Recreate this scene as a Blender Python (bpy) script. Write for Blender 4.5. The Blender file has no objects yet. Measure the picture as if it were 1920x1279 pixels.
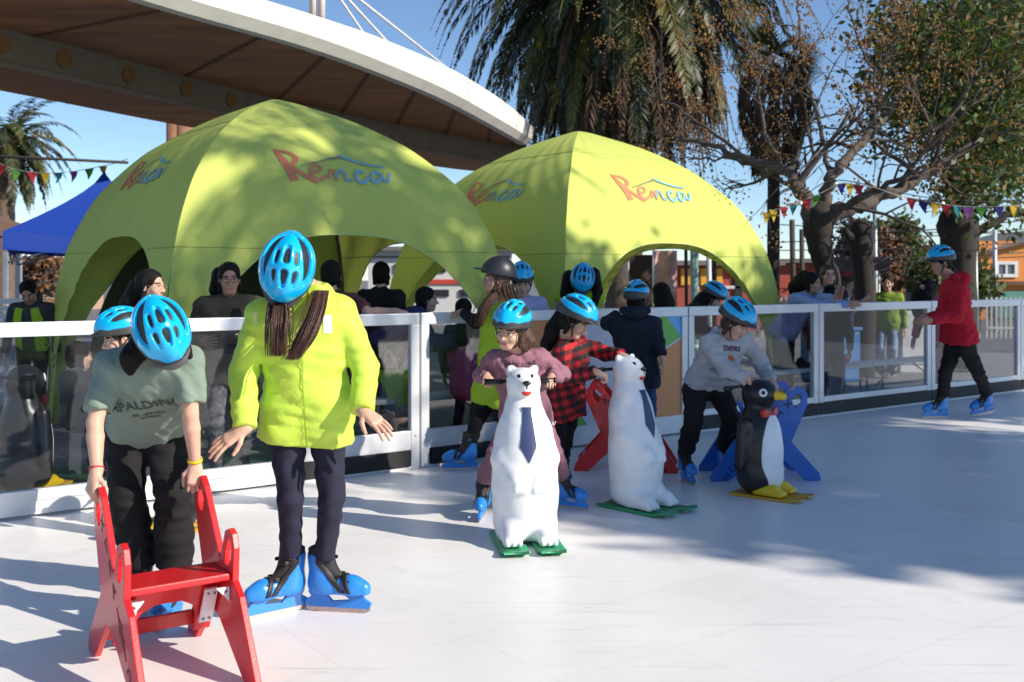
import bpy, bmesh, math, random
import numpy as np
from mathutils import Vector, Matrix
from mathutils.bvhtree import BVHTree
random.seed(5); RNG = np.random.default_rng(5)
SC = bpy.context.scene
COL = SC.collection
PI = math.pi
R = math.radians
# ------------------------------------------------------------------ camera model: focal 1920 px, horizon row 521, eye 1.5 m
def P(x, y, Y): return Vector(((x-960)*Y/1920, Y, 1.5+(521-y)*Y/1920))
def G(x, y):
    Y = 2880/(y-521); return Vector(((x-960)*Y/1920, Y, 0))
def A(v): return np.array(v, dtype=np.float64)
def nrm(v):
    v = Vector(v); return v.normalized()
def lerp(a, b, t): return a+(b-a)*t

# ------------------------------------------------------------------ materials
def _n(nt, t, **kw):
    n = nt.nodes.new(t)
    for k, v in kw.items():
        if k.startswith('i_'): n.inputs[k[2:].replace('_', ' ')].default_value = v
        else: setattr(n, k, v)
    return n
MATS = {}
def M(name, col, rough=.6, var=.12, scale=18, bump=0., bscale=120, metal=0., coat=0., spec=.5, transl=0., sss=0., detail=4, sheen=0., stretch=None):
    if name in MATS: return MATS[name]
    m = bpy.data.materials.new(name); m.use_nodes = True; nt = m.node_tree; L = nt.links
    bs = nt.nodes['Principled BSDF']; out = nt.nodes['Material Output']
    tc = _n(nt, 'ShaderNodeTexCoord'); src = tc.outputs['Object']
    if stretch:
        mp = _n(nt, 'ShaderNodeMapping'); mp.inputs['Scale'].default_value = stretch; L.new(src, mp.inputs[0]); src = mp.outputs[0]
    nz = _n(nt, 'ShaderNodeTexNoise'); nz.inputs['Scale'].default_value = scale; nz.inputs['Detail'].default_value = detail
    L.new(src, nz.inputs['Vector'])
    rp = _n(nt, 'ShaderNodeValToRGB'); c = col
    rp.color_ramp.elements[0].position = .3; rp.color_ramp.elements[1].position = .7
    rp.color_ramp.elements[0].color = (c[0]*(1-var), c[1]*(1-var), c[2]*(1-var), 1)
    rp.color_ramp.elements[1].color = (min(1, c[0]*(1+var)), min(1, c[1]*(1+var)), min(1, c[2]*(1+var)), 1)
    L.new(nz.outputs[0], rp.inputs[0]); L.new(rp.outputs[0], bs.inputs['Base Color'])
    rr = _n(nt, 'ShaderNodeMapRange'); rr.inputs['To Min'].default_value = max(.02, rough*.8); rr.inputs['To Max'].default_value = min(1, rough*1.2)
    L.new(nz.outputs[0], rr.inputs[0]); L.new(rr.outputs[0], bs.inputs['Roughness'])
    bs.inputs['Metallic'].default_value = metal; bs.inputs['Coat Weight'].default_value = coat
    bs.inputs['Specular IOR Level'].default_value = spec
    if sheen: bs.inputs['Sheen Weight'].default_value = sheen
    if sss:
        bs.inputs['Subsurface Weight'].default_value = sss; bs.inputs['Subsurface Radius'].default_value = (.012, .004, .002); bs.inputs['Subsurface Scale'].default_value = 1
    if bump:
        b2 = _n(nt, 'ShaderNodeTexNoise'); b2.inputs['Scale'].default_value = bscale; b2.inputs['Detail'].default_value = 3; L.new(src, b2.inputs['Vector'])
        bp = _n(nt, 'ShaderNodeBump'); bp.inputs['Strength'].default_value = bump; bp.inputs['Distance'].default_value = .01
        L.new(b2.outputs[0], bp.inputs['Height']); L.new(bp.outputs[0], bs.inputs['Normal'])
    if transl:
        tr = _n(nt, 'ShaderNodeBsdfTranslucent'); L.new(rp.outputs[0], tr.inputs['Color'])
        mx = _n(nt, 'ShaderNodeMixShader'); mx.inputs[0].default_value = transl
        L.new(bs.outputs[0], mx.inputs[1]); L.new(tr.outputs[0], mx.inputs[2]); L.new(mx.outputs[0], out.inputs[0])
    MATS[name] = m; return m

# ------------------------------------------------------------------ objects
def tag(o, label=None, cat=None, group=None, kind=None):
    if label: o['label'] = label
    if cat: o['category'] = cat
    if group: o['group'] = group
    if kind: o['kind'] = kind
    return o
def thing(name, label, cat, loc=(0, 0, 0), rz=0., group=None):
    o = bpy.data.objects.new(name, None); COL.objects.link(o)
    o.location = loc; o.rotation_euler = (0, 0, rz); o.empty_display_size = .1
    return tag(o, label, cat, group)
def org(o):
    v = Vector((0, 0, 0))
    while o is not None:
        v = v+Vector(o.location); o = o.parent
    return v
def mk(name, V, F, mat, parent=None, smooth=True, mi=None, link=True, local=False):
    V = np.asarray(V, dtype=np.float64).reshape(-1, 3)
    if parent is not None and not local: V = V-A(org(parent))
    me = bpy.data.meshes.new(name)
    me.from_pydata(V.tolist(), [], [tuple(int(i) for i in f) for f in F])
    for m in (mat if isinstance(mat, (list, tuple)) else [mat]): me.materials.append(m)
    if mi is not None: me.polygons.foreach_set('material_index', np.asarray(mi, dtype=np.int32))
    if smooth: me.polygons.foreach_set('use_smooth', np.ones(len(me.polygons), dtype=bool))
    me.update()
    o = bpy.data.objects.new(name, me)
    if link: COL.objects.link(o)
    if parent is not None: o.parent = parent
    return o
def solo(name, V, F, mat, label, cat, group=None, smooth=True, mi=None, kind=None):
    V = np.asarray(V, dtype=np.float64).reshape(-1, 3)
    b = np.array([(V[:, 0].min()+V[:, 0].max())/2, (V[:, 1].min()+V[:, 1].max())/2, V[:, 2].min()])
    o = mk(name, V-b, F, mat, None, smooth, mi); o.location = b
    return tag(o, label, cat, group, kind)
def dup(root, loc=None, rz=None, label=None, parent=None, matrix=None):
    c = root.copy(); COL.objects.link(c)
    if parent is not None: c.parent = parent
    if loc is not None: c.location = loc
    if rz is not None: c.rotation_euler = (0, 0, rz)
    if matrix is not None: c.matrix_local = matrix
    if label: c['label'] = label
    for ch in list(root.children): dup(ch, parent=c)
    return c

# ------------------------------------------------------------------ polygon helpers: MB collects pieces into one mesh
class MB:
    def __init__(s): s.V = []; s.F = []; s.I = []
    def add(s, V, F, mi=0):
        b = len(s.V); s.V += [tuple(v) for v in V]; s.F += [tuple(i+b for i in f) for f in F]; s.I += [mi]*len(F); return s
    def box(s, c, h, rot=None, mi=0, bev=0.):
        rot = rot or Matrix.Identity(3); c = Vector(c)
        if bev <= 0:
            V = [c+rot@Vector((x*h[0], y*h[1], z*h[2])) for x in (-1, 1) for y in (-1, 1) for z in (-1, 1)]
            F = [(0, 1, 3, 2), (4, 6, 7, 5), (0, 4, 5, 1), (2, 3, 7, 6), (0, 2, 6, 4), (1, 5, 7, 3)]
            return s.add(V, F, mi)
        bm = bmesh.new(); bmesh.ops.create_cube(bm, size=2)
        for v in bm.verts: v.co = Vector((v.co.x*h[0], v.co.y*h[1], v.co.z*h[2]))
        bmesh.ops.bevel(bm, geom=bm.edges[:], offset=min(bev, min(h)*.9), segments=2, affect='EDGES', profile=.6)
        bm.verts.index_update()
        V = [c+rot@v.co for v in bm.verts]; F = [[v.index for v in f.verts] for f in bm.faces]; bm.free()
        return s.add(V, F, mi)
    def bar(s, a, b, w, t=None, mi=0, up=(0, 0, 1), bev=0.):
        a, b = Vector(a), Vector(b); x = (b-a); l = x.length; x.normalize()
        y = Vector(up).cross(x)
        if y.length < 1e-4: y = Vector((0, 1, 0)).cross(x)
        y.normalize(); z = x.cross(y)
        return s.box((a+b)/2, (l/2, w/2, (t or w)/2), Matrix((x, y, z)).transposed(), mi, bev)
    def tube(s, pts, r, n=8, mi=0, capped=True):
        V, F = tube(pts, r, n, capped); return s.add(V, F, mi)
    def obj(s, name, mat, parent=None, smooth=True, **k):
        return mk(name, s.V, s.F, mat, parent, smooth, s.I, **k)
    def solo(s, name, mat, label, cat, group=None, smooth=True, kind=None):
        return solo(name, s.V, s.F, mat, label, cat, group, smooth, s.I, kind)
def tube(pts, r, n=8, capped=True):
    pts = [Vector(p) for p in pts]; m = len(pts)
    r = list(r) if hasattr(r, '__len__') else [r]*m
    V = []; F = []; prev = None
    for i, p in enumerate(pts):
        t = (pts[min(i+1, m-1)]-pts[max(i-1, 0)])
        t = t.normalized() if t.length > 1e-9 else Vector((0, 0, 1))
        if prev is None:
            u = t.orthogonal().normalized()
        else:
            u = prev-t*prev.dot(t); u = u.normalized() if u.length > 1e-6 else t.orthogonal().normalized()
        prev = u; w = t.cross(u)
        for k in range(n):
            a = 2*PI*k/n; V.append(p+(u*math.cos(a)+w*math.sin(a))*r[i])
    for i in range(m-1):
        for k in range(n):
            F.append((i*n+k, i*n+(k+1) % n, (i+1)*n+(k+1) % n, (i+1)*n+k))
    if capped: F.append(tuple(range(n-1, -1, -1))); F.append(tuple((m-1)*n+k for k in range(n)))
    return V, F
def curve_pts(ctrl, n):
    """Catmull-Rom through control points"""
    c = [Vector(p) for p in ctrl]; c = [c[0]*2-c[1]]+c+[c[-1]*2-c[-2]]; out = []
    for i in range(1, len(c)-2):
        for k in range(n):
            t = k/n; a, b, d, e = c[i-1], c[i], c[i+1], c[i+2]
            out.append(.5*((2*b)+(d-a)*t+(2*a-5*b+4*d-e)*t*t+(3*b-a-3*d+e)*t**3))
    out.append(c[-2]); return out
def prism(loops, thick, bev=0.):
    """flat outline(s) (holes allowed) in x,y extruded to thickness about z=0"""
    cu = bpy.data.curves.new('tmp', 'CURVE'); cu.dimensions = '2D'; cu.fill_mode = 'BOTH'; cu.extrude = thick/2-bev; cu.bevel_depth = bev; cu.bevel_resolution = 1; cu.offset = -bev
    for lp in loops:
        sp = cu.splines.new('POLY'); sp.points.add(len(lp)-1)
        for p, q in zip(sp.points, lp): p.co = (q[0], q[1], 0, 1)
        sp.use_cyclic_u = True
    o = bpy.data.objects.new('tmp', cu); me = bpy.data.meshes.new_from_object(o)
    V = [v.co.copy() for v in me.vertices]; F = [tuple(p.vertices) for p in me.polygons]
    bpy.data.objects.remove(o); bpy.data.curves.remove(cu); bpy.data.meshes.remove(me)
    return V, F
def circ(cx, cy, rx, ry=None, n=24): return [(cx+rx*math.cos(2*PI*i/n), cy+(ry or rx)*math.sin(2*PI*i/n)) for i in range(n)]
def text_mesh(txt, size, bold=0., space=1., shear=0., maxe=.03):
    cu = bpy.data.curves.new('tmp', 'FONT'); cu.body = txt; cu.size = size; cu.align_x = 'CENTER'; cu.align_y = 'CENTER'; cu.offset = bold; cu.space_character = space; cu.shear = shear
    o = bpy.data.objects.new('tmp', cu); me = bpy.data.meshes.new_from_object(o)
    bm = bmesh.new(); bm.from_mesh(me); bmesh.ops.triangulate(bm, faces=bm.faces[:])
    for _ in range(3):
        e = [e for e in bm.edges if e.calc_length() > maxe]
        if not e: break
        bmesh.ops.subdivide_edges(bm, edges=e, cuts=1); bmesh.ops.triangulate(bm, faces=bm.faces[:])
    bm.verts.index_update()
    V = [v.co.copy() for v in bm.verts]; F = [[v.index for v in f.verts] for f in bm.faces]
    bm.free(); bpy.data.objects.remove(o); bpy.data.curves.remove(cu); bpy.data.meshes.remove(me)
    return V, F
def bvh_of(*objs):
    V = []; F = []
    for o in objs:
        mw = Matrix.Translation(org(o)); b = len(V)
        V += [mw@v.co for v in o.data.vertices]; F += [tuple(i+b for i in p.vertices) for p in o.data.polygons]
    return BVHTree.FromPolygons(V, F)
def project(V2, o, rt, up, bvh, off=.003, reach=.6):
    o = Vector(o); rt = nrm(rt); n = rt.cross(Vector(up)).normalized(); up = n.cross(rt); out = []
    for v in V2:
        p = o+rt*v[0]+up*v[1]; h = bvh.ray_cast(p+n*reach, -n, reach*3)
        if h[0] is None: out.append(p)
        else: out.append(h[0]+(h[1] if h[1].dot(n) > 0 else -h[1])*off)
    return out
def grid_fill(outline, step):
    """triangulated grid covering a 2D polygon, its edge cells clipped to the outline by bmesh triangle fill"""
    bm = bmesh.new(); vs = [bm.verts.new((x, y, 0)) for x, y in outline]; bm.faces.new(vs)
    xs = [p[0] for p in outline]; ys = [p[1] for p in outline]
    x = min(xs)+step*.5
    while x < max(xs):
        bmesh.ops.bisect_plane(bm, geom=bm.verts[:]+bm.edges[:]+bm.faces[:], plane_co=(x, 0, 0), plane_no=(1, 0, 0)); x += step
    y = min(ys)+step*.5
    while y < max(ys):
        bmesh.ops.bisect_plane(bm, geom=bm.verts[:]+bm.edges[:]+bm.faces[:], plane_co=(0, y, 0), plane_no=(0, 1, 0)); y += step
    bmesh.ops.triangulate(bm, faces=bm.faces[:]); bm.verts.index_update()
    V = [v.co.copy() for v in bm.verts]; F = [[v.index for v in f.verts] for f in bm.faces]; bm.free(); return V, F
def stroke(pts, w):
    """2D brush stroke ribbon through points with widths"""
    c = curve_pts([(p[0], p[1], 0) for p in pts], 6); m = len(c); ws = [w]*len(pts) if not hasattr(w, '__len__') else list(w)
    V = []; F = []
    for i, p in enumerate(c):
        t = (c[min(i+1, m-1)]-c[max(i-1, 0)]).normalized(); nn = Vector((-t.y, t.x, 0)); f = i/(m-1)*(len(ws)-1); k = min(int(f), len(ws)-2); ww = ws[k]+(ws[k+1]-ws[k])*(f-k)
        for j in (-1, -.33, .33, 1): V.append(p+nn*ww*.5*j)
    for i in range(m-1):
        for j in range(3): F.append((i*4+j, i*4+j+1, i*4+4+j+1, i*4+4+j))
    return V, F

# ------------------------------------------------------------------ signed distance shapes + surface nets
class S:
    def __init__(s, f, lo, hi): s.f = f; s.lo = A(lo); s.hi = A(hi)
def cap(a, b, ra, rb=None):
    a = A(a).astype(np.float32); b = A(b).astype(np.float32); rb = ra if rb is None else rb
    ba = b-a; bb = max(float(ba@ba), 1e-9)
    def f(p):
        pa = p-a; h = np.clip((pa@ba)/bb, 0, 1); q = pa-h[:, None]*ba
        return np.sqrt((q*q).sum(1))-(ra+(rb-ra)*h)
    r = max(ra, rb); return S(f, np.minimum(a, b)-r, np.maximum(a, b)+r)
def ell(c, r, Rm=None):
    c = A(c).astype(np.float32); r = A(r).astype(np.float32); Q = None if Rm is None else np.array(Rm, dtype=np.float32)
    def f(p):
        q = p-c
        if Q is not None: q = q@Q
        k0 = np.sqrt(((q/r)**2).sum(1)); k1 = np.sqrt(((q/(r*r))**2).sum(1))
        return k0*(k0-1)/np.maximum(k1, 1e-6)
    m = float(r.max()) if Q is not None else r
    return S(f, c-m, c+m)
def rbox(c, h, Rm=None, rd=.01):
    c = A(c).astype(np.float32); h = A(h).astype(np.float32)-rd; Q = None if Rm is None else np.array(Rm, dtype=np.float32)
    def f(p):
        q = p-c
        if Q is not None: q = q@Q
        q = np.abs(q)-h
        return np.sqrt((np.maximum(q, 0)**2).sum(1))+np.minimum(q.max(1), 0)-rd
    m = float(np.linalg.norm(h))+rd if Q is not None else h+rd
    return S(f, c-m, c+m)
def smin(a, b, k):
    if k <= 0: return np.minimum(a, b)
    h = np.maximum(k-np.abs(a-b), 0)/k; return np.minimum(a, b)-h*h*k*.25
def U(k, *ss):
    def f(p):
        d = ss[0].f(p)
        for q in ss[1:]: d = smin(d, q.f(p), k)
        return d
    return S(f, np.min([q.lo for q in ss], axis=0)-k*.3, np.max([q.hi for q in ss], axis=0)+k*.3)
def Sub(k, a, *bs):
    def f(p):
        d = a.f(p)
        for b in bs: d = -smin(-d, b.f(p), k)
        return d
    return S(f, a.lo, a.hi)
def Int(a, *bs):
    def f(p):
        d = a.f(p)
        for b in bs: d = np.maximum(d, b.f(p))
        return d
    lo = a.lo; hi = a.hi
    for b in bs: lo = np.maximum(lo, b.lo); hi = np.minimum(hi, b.hi)
    return S(f, lo, hi)
INF = np.array([1e3]*3)
def half(pt, n):
    """half-space: keeps the side opposite to n"""
    pt = A(pt).astype(np.float32); n = A(nrm(n)).astype(np.float32)
    return S(lambda p: (p-pt)@n, -INF, INF)
def fnS(f): return S(f, -INF, INF)
def grow(a, t): return S(lambda p: a.f(p)-t, a.lo-t, a.hi+t)
def disp(a, g, m=.02): return S(lambda p: a.f(p)+g(p), a.lo-m, a.hi+m)
def waves(seed, wl, amp, n=5, aniso=(1, 1, 1), ridge=False):
    r = np.random.default_rng(seed); D = r.normal(size=(n, 3))*np.array(aniso); D /= np.linalg.norm(D, axis=1)[:, None]
    W = (2*PI/(wl*r.uniform(.6, 1.5, n))).astype(np.float32); ph = r.uniform(0, 6.28, n); D = D.astype(np.float32); D2 = np.roll(D, 1, axis=0)
    def g(p):
        o = 0
        for i in range(n):
            q = np.sin((p@D[i])*W[i]+ph[i]+1.6*np.sin((p@D2[i])*W[i]*.55+ph[i]*2))
            o = o+(1-2*np.abs(q)**.8 if ridge else q)
        return (o*(amp/n*1.6)).astype(np.float32)
    return g
def nets(s, h, pad=2):
    lo = s.lo-pad*h; n = np.ceil((s.hi+pad*h-lo)/h).astype(int)+1; n = np.maximum(n, 4)
    B = 4
    ax = [np.arange(0, n[i]+B, B) for i in range(3)]
    C = np.stack(np.meshgrid(*ax, indexing='ij'), -1)
    cc = (C.reshape(-1, 3)+B/2-.5)*h+lo
    dc = s.f(cc.astype(np.float32)).reshape(C.shape[:3])
    near = np.abs(dc) < h*B*1.25
    full = np.repeat(np.repeat(np.repeat(dc, B, 0), B, 1), B, 2)[:n[0], :n[1], :n[2]].astype(np.float32)
    mask = np.repeat(np.repeat(np.repeat(near, B, 0), B, 1), B, 2)[:n[0], :n[1], :n[2]]
    idx = np.argwhere(mask)
    if len(idx) == 0: return np.zeros((0, 3)), np.zeros((0, 4), int)
    full[mask] = s.f((idx*h+lo).astype(np.float32))
    full[full == 0] = 1e-7
    d = full; sg = d < 0
    cs = sg[:-1, :-1, :-1].astype(np.int8)
    cnt = np.zeros([k-1 for k in n], np.int8)
    for i in (0, 1):
        for j in (0, 1):
            for k in (0, 1): cnt += sg[i:n[0]-1+i, j:n[1]-1+j, k:n[2]-1+k]
    act = (cnt > 0) & (cnt < 8); ci = np.argwhere(act)
    vid = -np.ones(act.shape, np.int64); vid[act] = np.arange(len(ci))
    acc = np.zeros((len(ci), 3)); num = np.zeros(len(ci))
    offs = [(i, j, k) for i in (0, 1) for j in (0, 1) for k in (0, 1)]
    dv = {o: d[ci[:, 0]+o[0], ci[:, 1]+o[1], ci[:, 2]+o[2]] for o in offs}
    for o in offs:
        for a in range(3):
            if o[a] == 0:
                o2 = list(o); o2[a] = 1; o2 = tuple(o2); d0, d1 = dv[o], dv[o2]; cr = (d0 < 0) != (d1 < 0)
                t = np.where(cr, d0/np.where(cr, d0-d1, 1), 0)
                pos = np.array(o, float)[None, :].repeat(len(ci), 0); pos[:, a] += t
                acc += pos*cr[:, None]; num += cr
    V = (ci+acc/np.maximum(num, 1)[:, None])*h+lo
    F = []
    for a in range(3):
        b, c = (a+1) % 3, (a+2) % 3
        s0 = [slice(None)]*3; s1 = [slice(None)]*3; s0[a] = slice(0, -1); s1[a] = slice(1, None)
        x = sg[tuple(s0)] != sg[tuple(s1)]; e = np.argwhere(x)
        e = e[(e[:, b] > 0) & (e[:, c] > 0) & (e[:, b] < n[b]-1) & (e[:, c] < n[c]-1)]
        if not len(e): continue
        def at(db, dc_):
            q = e.copy(); q[:, b] += db; q[:, c] += dc_; return vid[q[:, 0], q[:, 1], q[:, 2]]
        q = np.stack([at(-1, -1), at(0, -1), at(0, 0), at(-1, 0)], 1)
        ins = sg[e[:, 0], e[:, 1], e[:, 2]]
        q[~ins] = q[~ins][:, ::-1]; F.append(q)
    F = np.concatenate(F) if F else np.zeros((0, 4), int)
    F = F[(F >= 0).all(1)]
    return V, F
def sdf_obj(name, s, h, mat, parent=None, **k):
    V, F = nets(s, h); return mk(name, V, F, mat, parent, **k)
# ------------------------------------------------------------------ shared materials
m_skin = M('skin_light', (.60, .36, .26), .5, .06, 30, .08, 300, sss=.08, spec=.35)
m_skin2 = M('skin_tan', (.46, .255, .175), .5, .06, 30, .08, 300, sss=.08, spec=.35)
m_lip = M('lips', (.48, .15, .14), .45, .05, spec=.4)
m_eyew = M('eye_white', (.75, .72, .68), .25, .03)
m_iris = M('iris', (.03, .018, .012), .2, .03)
m_hair_d = M('hair_dark', (.010, .008, .007), .6, .5, 60, .5, 240, spec=.15, stretch=(1, 1, .12))
m_hair_b = M('hair_brown', (.075, .033, .02), .42, .5, 90, .6, 260, spec=.45, stretch=(1, 1, .08))
m_hair_m = M('hair_midbrown', (.035, .02, .014), .45, .5, 60, .5, 240, spec=.4, stretch=(1, 1, .12))
m_blue = M('helmet_cyan_shell', (.0, .42, .78), .22, .04, 6, .02, 60, coat=.5)
m_hblack = M('helmet_black_foam', (.012, .012, .014), .5, .2, 40, .15, 200)
m_hgrey = M('helmet_dark_band', (.045, .042, .045), .4, .1, 20, .05, 200)
m_sblue = M('skate_blue_shell', (.022, .23, .68), .34, .08, 9, .03, 80, coat=.15)
m_sblack = M('skate_black_liner', (.016, .015, .017), .7, .25, 60, .2, 200)
m_steel = M('blade_steel', (.5, .43, .4), .35, .15, 60, .05, 200, metal=.9)
m_buckle = M('buckle_metal', (.5, .5, .52), .3, .1, 60, metal=1.)
m_white = M('white_plastic', (.80, .81, .82), .38, .05, 5, .12, 26, coat=.1, sss=0.)
m_black = M('black_plastic', (.012, .012, .014), .32, .2, 10, .04, 60)
m_red = M('red_board', (.62, .012, .016), .36, .08, 8, .05, 90, coat=.25)
m_redd = M('engraved_dark_red', (.13, .004, .006), .6, .1)
m_bboard = M('blue_board', (.012, .12, .50), .36, .08, 8, .05, 90, coat=.2)
m_bboardd = M('engraved_dark_blue', (.006, .02, .10), .6, .1)
m_green = M('green_ski', (.03, .30, .13), .4, .12, 12, .05, 90)
m_yellow = M('yellow_plastic', (.80, .52, .01), .35, .06, 12, .03, 90)
m_ochre = M('ochre_ski', (.62, .36, .03), .45, .12, 12, .05, 90)
m_navy = M('navy_paint', (.035, .05, .13), .4, .1, 14, .05, 80)
m_redp = M('red_paint', (.58, .03, .02), .35, .06)
m_alu = M('aluminium_frame', (.70, .71, .73), .42, .06, 7, .04, 150, metal=.25)
m_kick = M('black_kick_board', (.012, .012, .013), .6, .3, 14, .1, 100)
m_bolt = M('bolt_steel', (.35, .34, .33), .35, .1, metal=1.)
def glass_mat():
    m = bpy.data.materials.new('scratched_clear_panel'); m.use_nodes = True; nt = m.node_tree; L = nt.links; nt.nodes.remove(nt.nodes['Principled BSDF'])
    out = nt.nodes['Material Output']
    tc = _n(nt, 'ShaderNodeTexCoord'); nz = _n(nt, 'ShaderNodeTexNoise'); nz.inputs['Scale'].default_value = 2.2; nz.inputs['Detail'].default_value = 8; L.new(tc.outputs['Object'], nz.inputs['Vector'])
    tr = _n(nt, 'ShaderNodeBsdfTransparent'); tr.inputs[0].default_value = (.84, .86, .88, 1)
    gl = _n(nt, 'ShaderNodeBsdfGlossy'); gl.inputs['Roughness'].default_value = .03
    df = _n(nt, 'ShaderNodeBsdfDiffuse'); df.inputs[0].default_value = (.55, .57, .6, 1)
    lw = _n(nt, 'ShaderNodeLayerWeight'); pw = _n(nt, 'ShaderNodeMath', operation='POWER'); pw.inputs[1].default_value = 3.5; L.new(lw.outputs['Facing'], pw.inputs[0]); fr = _n(nt, 'ShaderNodeMath', operation='MULTIPLY_ADD'); fr.inputs[1].default_value = .55; fr.inputs[2].default_value = .035; L.new(pw.outputs[0], fr.inputs[0])
    mr = _n(nt, 'ShaderNodeMapRange'); mr.inputs['From Min'].default_value = .5; mr.inputs['From Max'].default_value = .8; mr.inputs['To Min'].default_value = .004; mr.inputs['To Max'].default_value = .05; L.new(nz.outputs[0], mr.inputs[0])
    m1 = _n(nt, 'ShaderNodeMixShader'); L.new(fr.outputs[0], m1.inputs[0]); L.new(tr.outputs[0], m1.inputs[1]); L.new(gl.outputs[0], m1.inputs[2])
    m2 = _n(nt, 'ShaderNodeMixShader'); L.new(mr.outputs[0], m2.inputs[0]); L.new(m1.outputs[0], m2.inputs[1]); L.new(df.outputs[0], m2.inputs[2]); L.new(m2.outputs[0], out.inputs[0])
    return m
m_glass = glass_mat()
def plaid_mat(name, base, dark, period, bump=.15):
    m = M(name, base, .8, .08, 60, bump, 260); nt = m.node_tree; L = nt.links; bs = nt.nodes['Principled BSDF']
    src = bs.inputs['Base Color'].links[0].from_socket
    tc = _n(nt, 'ShaderNodeTexCoord'); sp = _n(nt, 'ShaderNodeSeparateXYZ')
    mp = _n(nt, 'ShaderNodeMapping'); mp.inputs['Rotation'].default_value = (0, R(12), R(25)); L.new(tc.outputs['Object'], mp.inputs[0]); L.new(mp.outputs[0], sp.inputs[0])
    st = []
    for ax in ('X', 'Z'):
        d = _n(nt, 'ShaderNodeMath', operation='DIVIDE'); d.inputs[1].default_value = period; L.new(sp.outputs[ax], d.inputs[0])
        f = _n(nt, 'ShaderNodeMath', operation='FRACT'); L.new(d.outputs[0], f.inputs[0])
        g = _n(nt, 'ShaderNodeMath', operation='GREATER_THAN'); g.inputs[1].default_value = .5; L.new(f.outputs[0], g.inputs[0]); st.append(g)
    ad = _n(nt, 'ShaderNodeMath', operation='ADD'); L.new(st[0].outputs[0], ad.inputs[0]); L.new(st[1].outputs[0], ad.inputs[1])
    mu = _n(nt, 'ShaderNodeMath', operation='MULTIPLY'); mu.inputs[1].default_value = .5; L.new(ad.outputs[0], mu.inputs[0])
    rp = _n(nt, 'ShaderNodeValToRGB'); rp.color_ramp.elements[0].color = (1, 1, 1, 1); rp.color_ramp.elements[1].color = (dark[0]/base[0], dark[1]/base[1], dark[2]/base[2], 1)
    e = rp.color_ramp.elements.new(.5); e.color = (.34, .3, .3, 1); L.new(mu.outputs[0], rp.inputs[0])
    mx = _n(nt, 'ShaderNodeMix', data_type='RGBA', blend_type='MULTIPLY'); mx.inputs[0].default_value = 1; L.new(src, mx.inputs[6]); L.new(rp.outputs[0], mx.inputs[7]); L.new(mx.outputs[2], bs.inputs['Base Color'])
    return m
def cloth(name, col, var=.1, rough=.85, bump=.15, bscale=300, sheen=.0, **k): return M(name, col, rough, var, 12, bump, bscale, sheen=sheen, spec=.25, **k)
# ------------------------------------------------------------------ worn kit, built once and copied onto each wearer
def band(s, slab_c, slab_n, hw, t=.004):
    """a strap: the surface of s thickened, cut to a slab"""
    n = nrm(slab_n); c = Vector(slab_c)
    return Int(grow(s, t), half(c+n*hw, n), half(c-n*hw, -n))
def make_skate():
    # x = toe, z = up, origin on the ice under the ankle
    foot = U(.05, cap((-.085, 0, .125), (-.02, 0, .125), .047, .045), cap((-.02, 0, .122), (.10, 0, .112), .046, .046), cap((.10, 0, .112), (.158, .0, .107), .046, .037))
    shaft = cap((-.062, 0, .13), (-.075, 0, .25), .060, .063)
    boot = Int(U(.04, foot, shaft), half((0, 0, .086), (0, 0, -1)), half((-.07, 0, .262), (.15, 0, 1)))
    openf = cap((.03, 0, .29), (.03, 0, .19), .062, .036)
    boot = Sub(.012, boot, openf, cap((-.07, 0, .2), (-.08, 0, .3), .048, .050))
    V, F = nets(boot, .0062); sk = mk('skate', V, F, m_sblue, link=False)
    ln = U(.03, cap((-.064, 0, .14), (-.078, 0, .30), .055, .058), cap((-.03, 0, .16), (-.05, 0, .315), .044, .044), cap((.06, 0, .135), (-.03, 0, .2), .022, .03))
    ln = Sub(.006, Int(ln, half((-.05, 0, .308), (-.25, 0, 1))), cap((-.065, 0, .25), (-.072, 0, .34), .047, .049))
    V, F = nets(ln, .006); mk('liner', V, F, m_sblack, sk, link=False)
    bigb = U(.04, foot, shaft)
    st = MB()
    for c, n, hw in (((-.07, 0, .236), (.15, 0, 1), .012), ((.0, 0, .165), (.55, 0, .5), .012), ((.07, 0, .15), (.85, 0, .4), .012)):
        V, F = nets(Int(band(bigb, c, n, hw, .008), half((0, 0, .098), (0, 0, -1)), half((-.075, 0, 0), (-1, 0, 0))), .005); st.add(V, F)
    st.obj('strap', m_hblack, sk, link=False)
    for c in ((-.01, -.058, .235), (.035, -.045, .165), (.082, -.044, .145)):
        for sg in (1, -1): bk = MB(); bk.box((c[0], sg*c[1], c[2]), (.012, .004, .008), bev=.002); bk.obj('buckle', m_black, sk, link=False)
    for sg in (1, -1): bk = MB(); bk.tube([(-.06, sg*.045, .155), (-.06, sg*.061, .155)], .011, 12); bk.obj('hinge', m_black, sk, link=False)
    out = [(-.135, .022), (.185, .022), (.20, .045), (.17, .062), (.14, .09), (.04, .09), (.09, .058), (-.005, .05), (-.05, .09), (-.135, .09), (-.118, .07), (-.15, .05)]
    V, F = prism([out], .022, .002); V = [Vector((v[0], v[2], v[1])) for v in V]; mk('blade_holder', V, F, m_sblue, sk, smooth=False, link=False)
    out = [(-.145, .012), (-.13, .002), (.165, .0), (.19, .012), (.195, .03), (-.14, .03)]
    V, F = prism([out], .005); V = [Vector((v[0], v[2], v[1])) for v in V]; mk('blade', V, F, m_steel, sk, smooth=False, link=False)
    for o_ in [sk]+list(sk.children):
        for v in o_.data.vertices: v.co.x *= .88; v.co.y *= .84
    return sk
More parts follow.
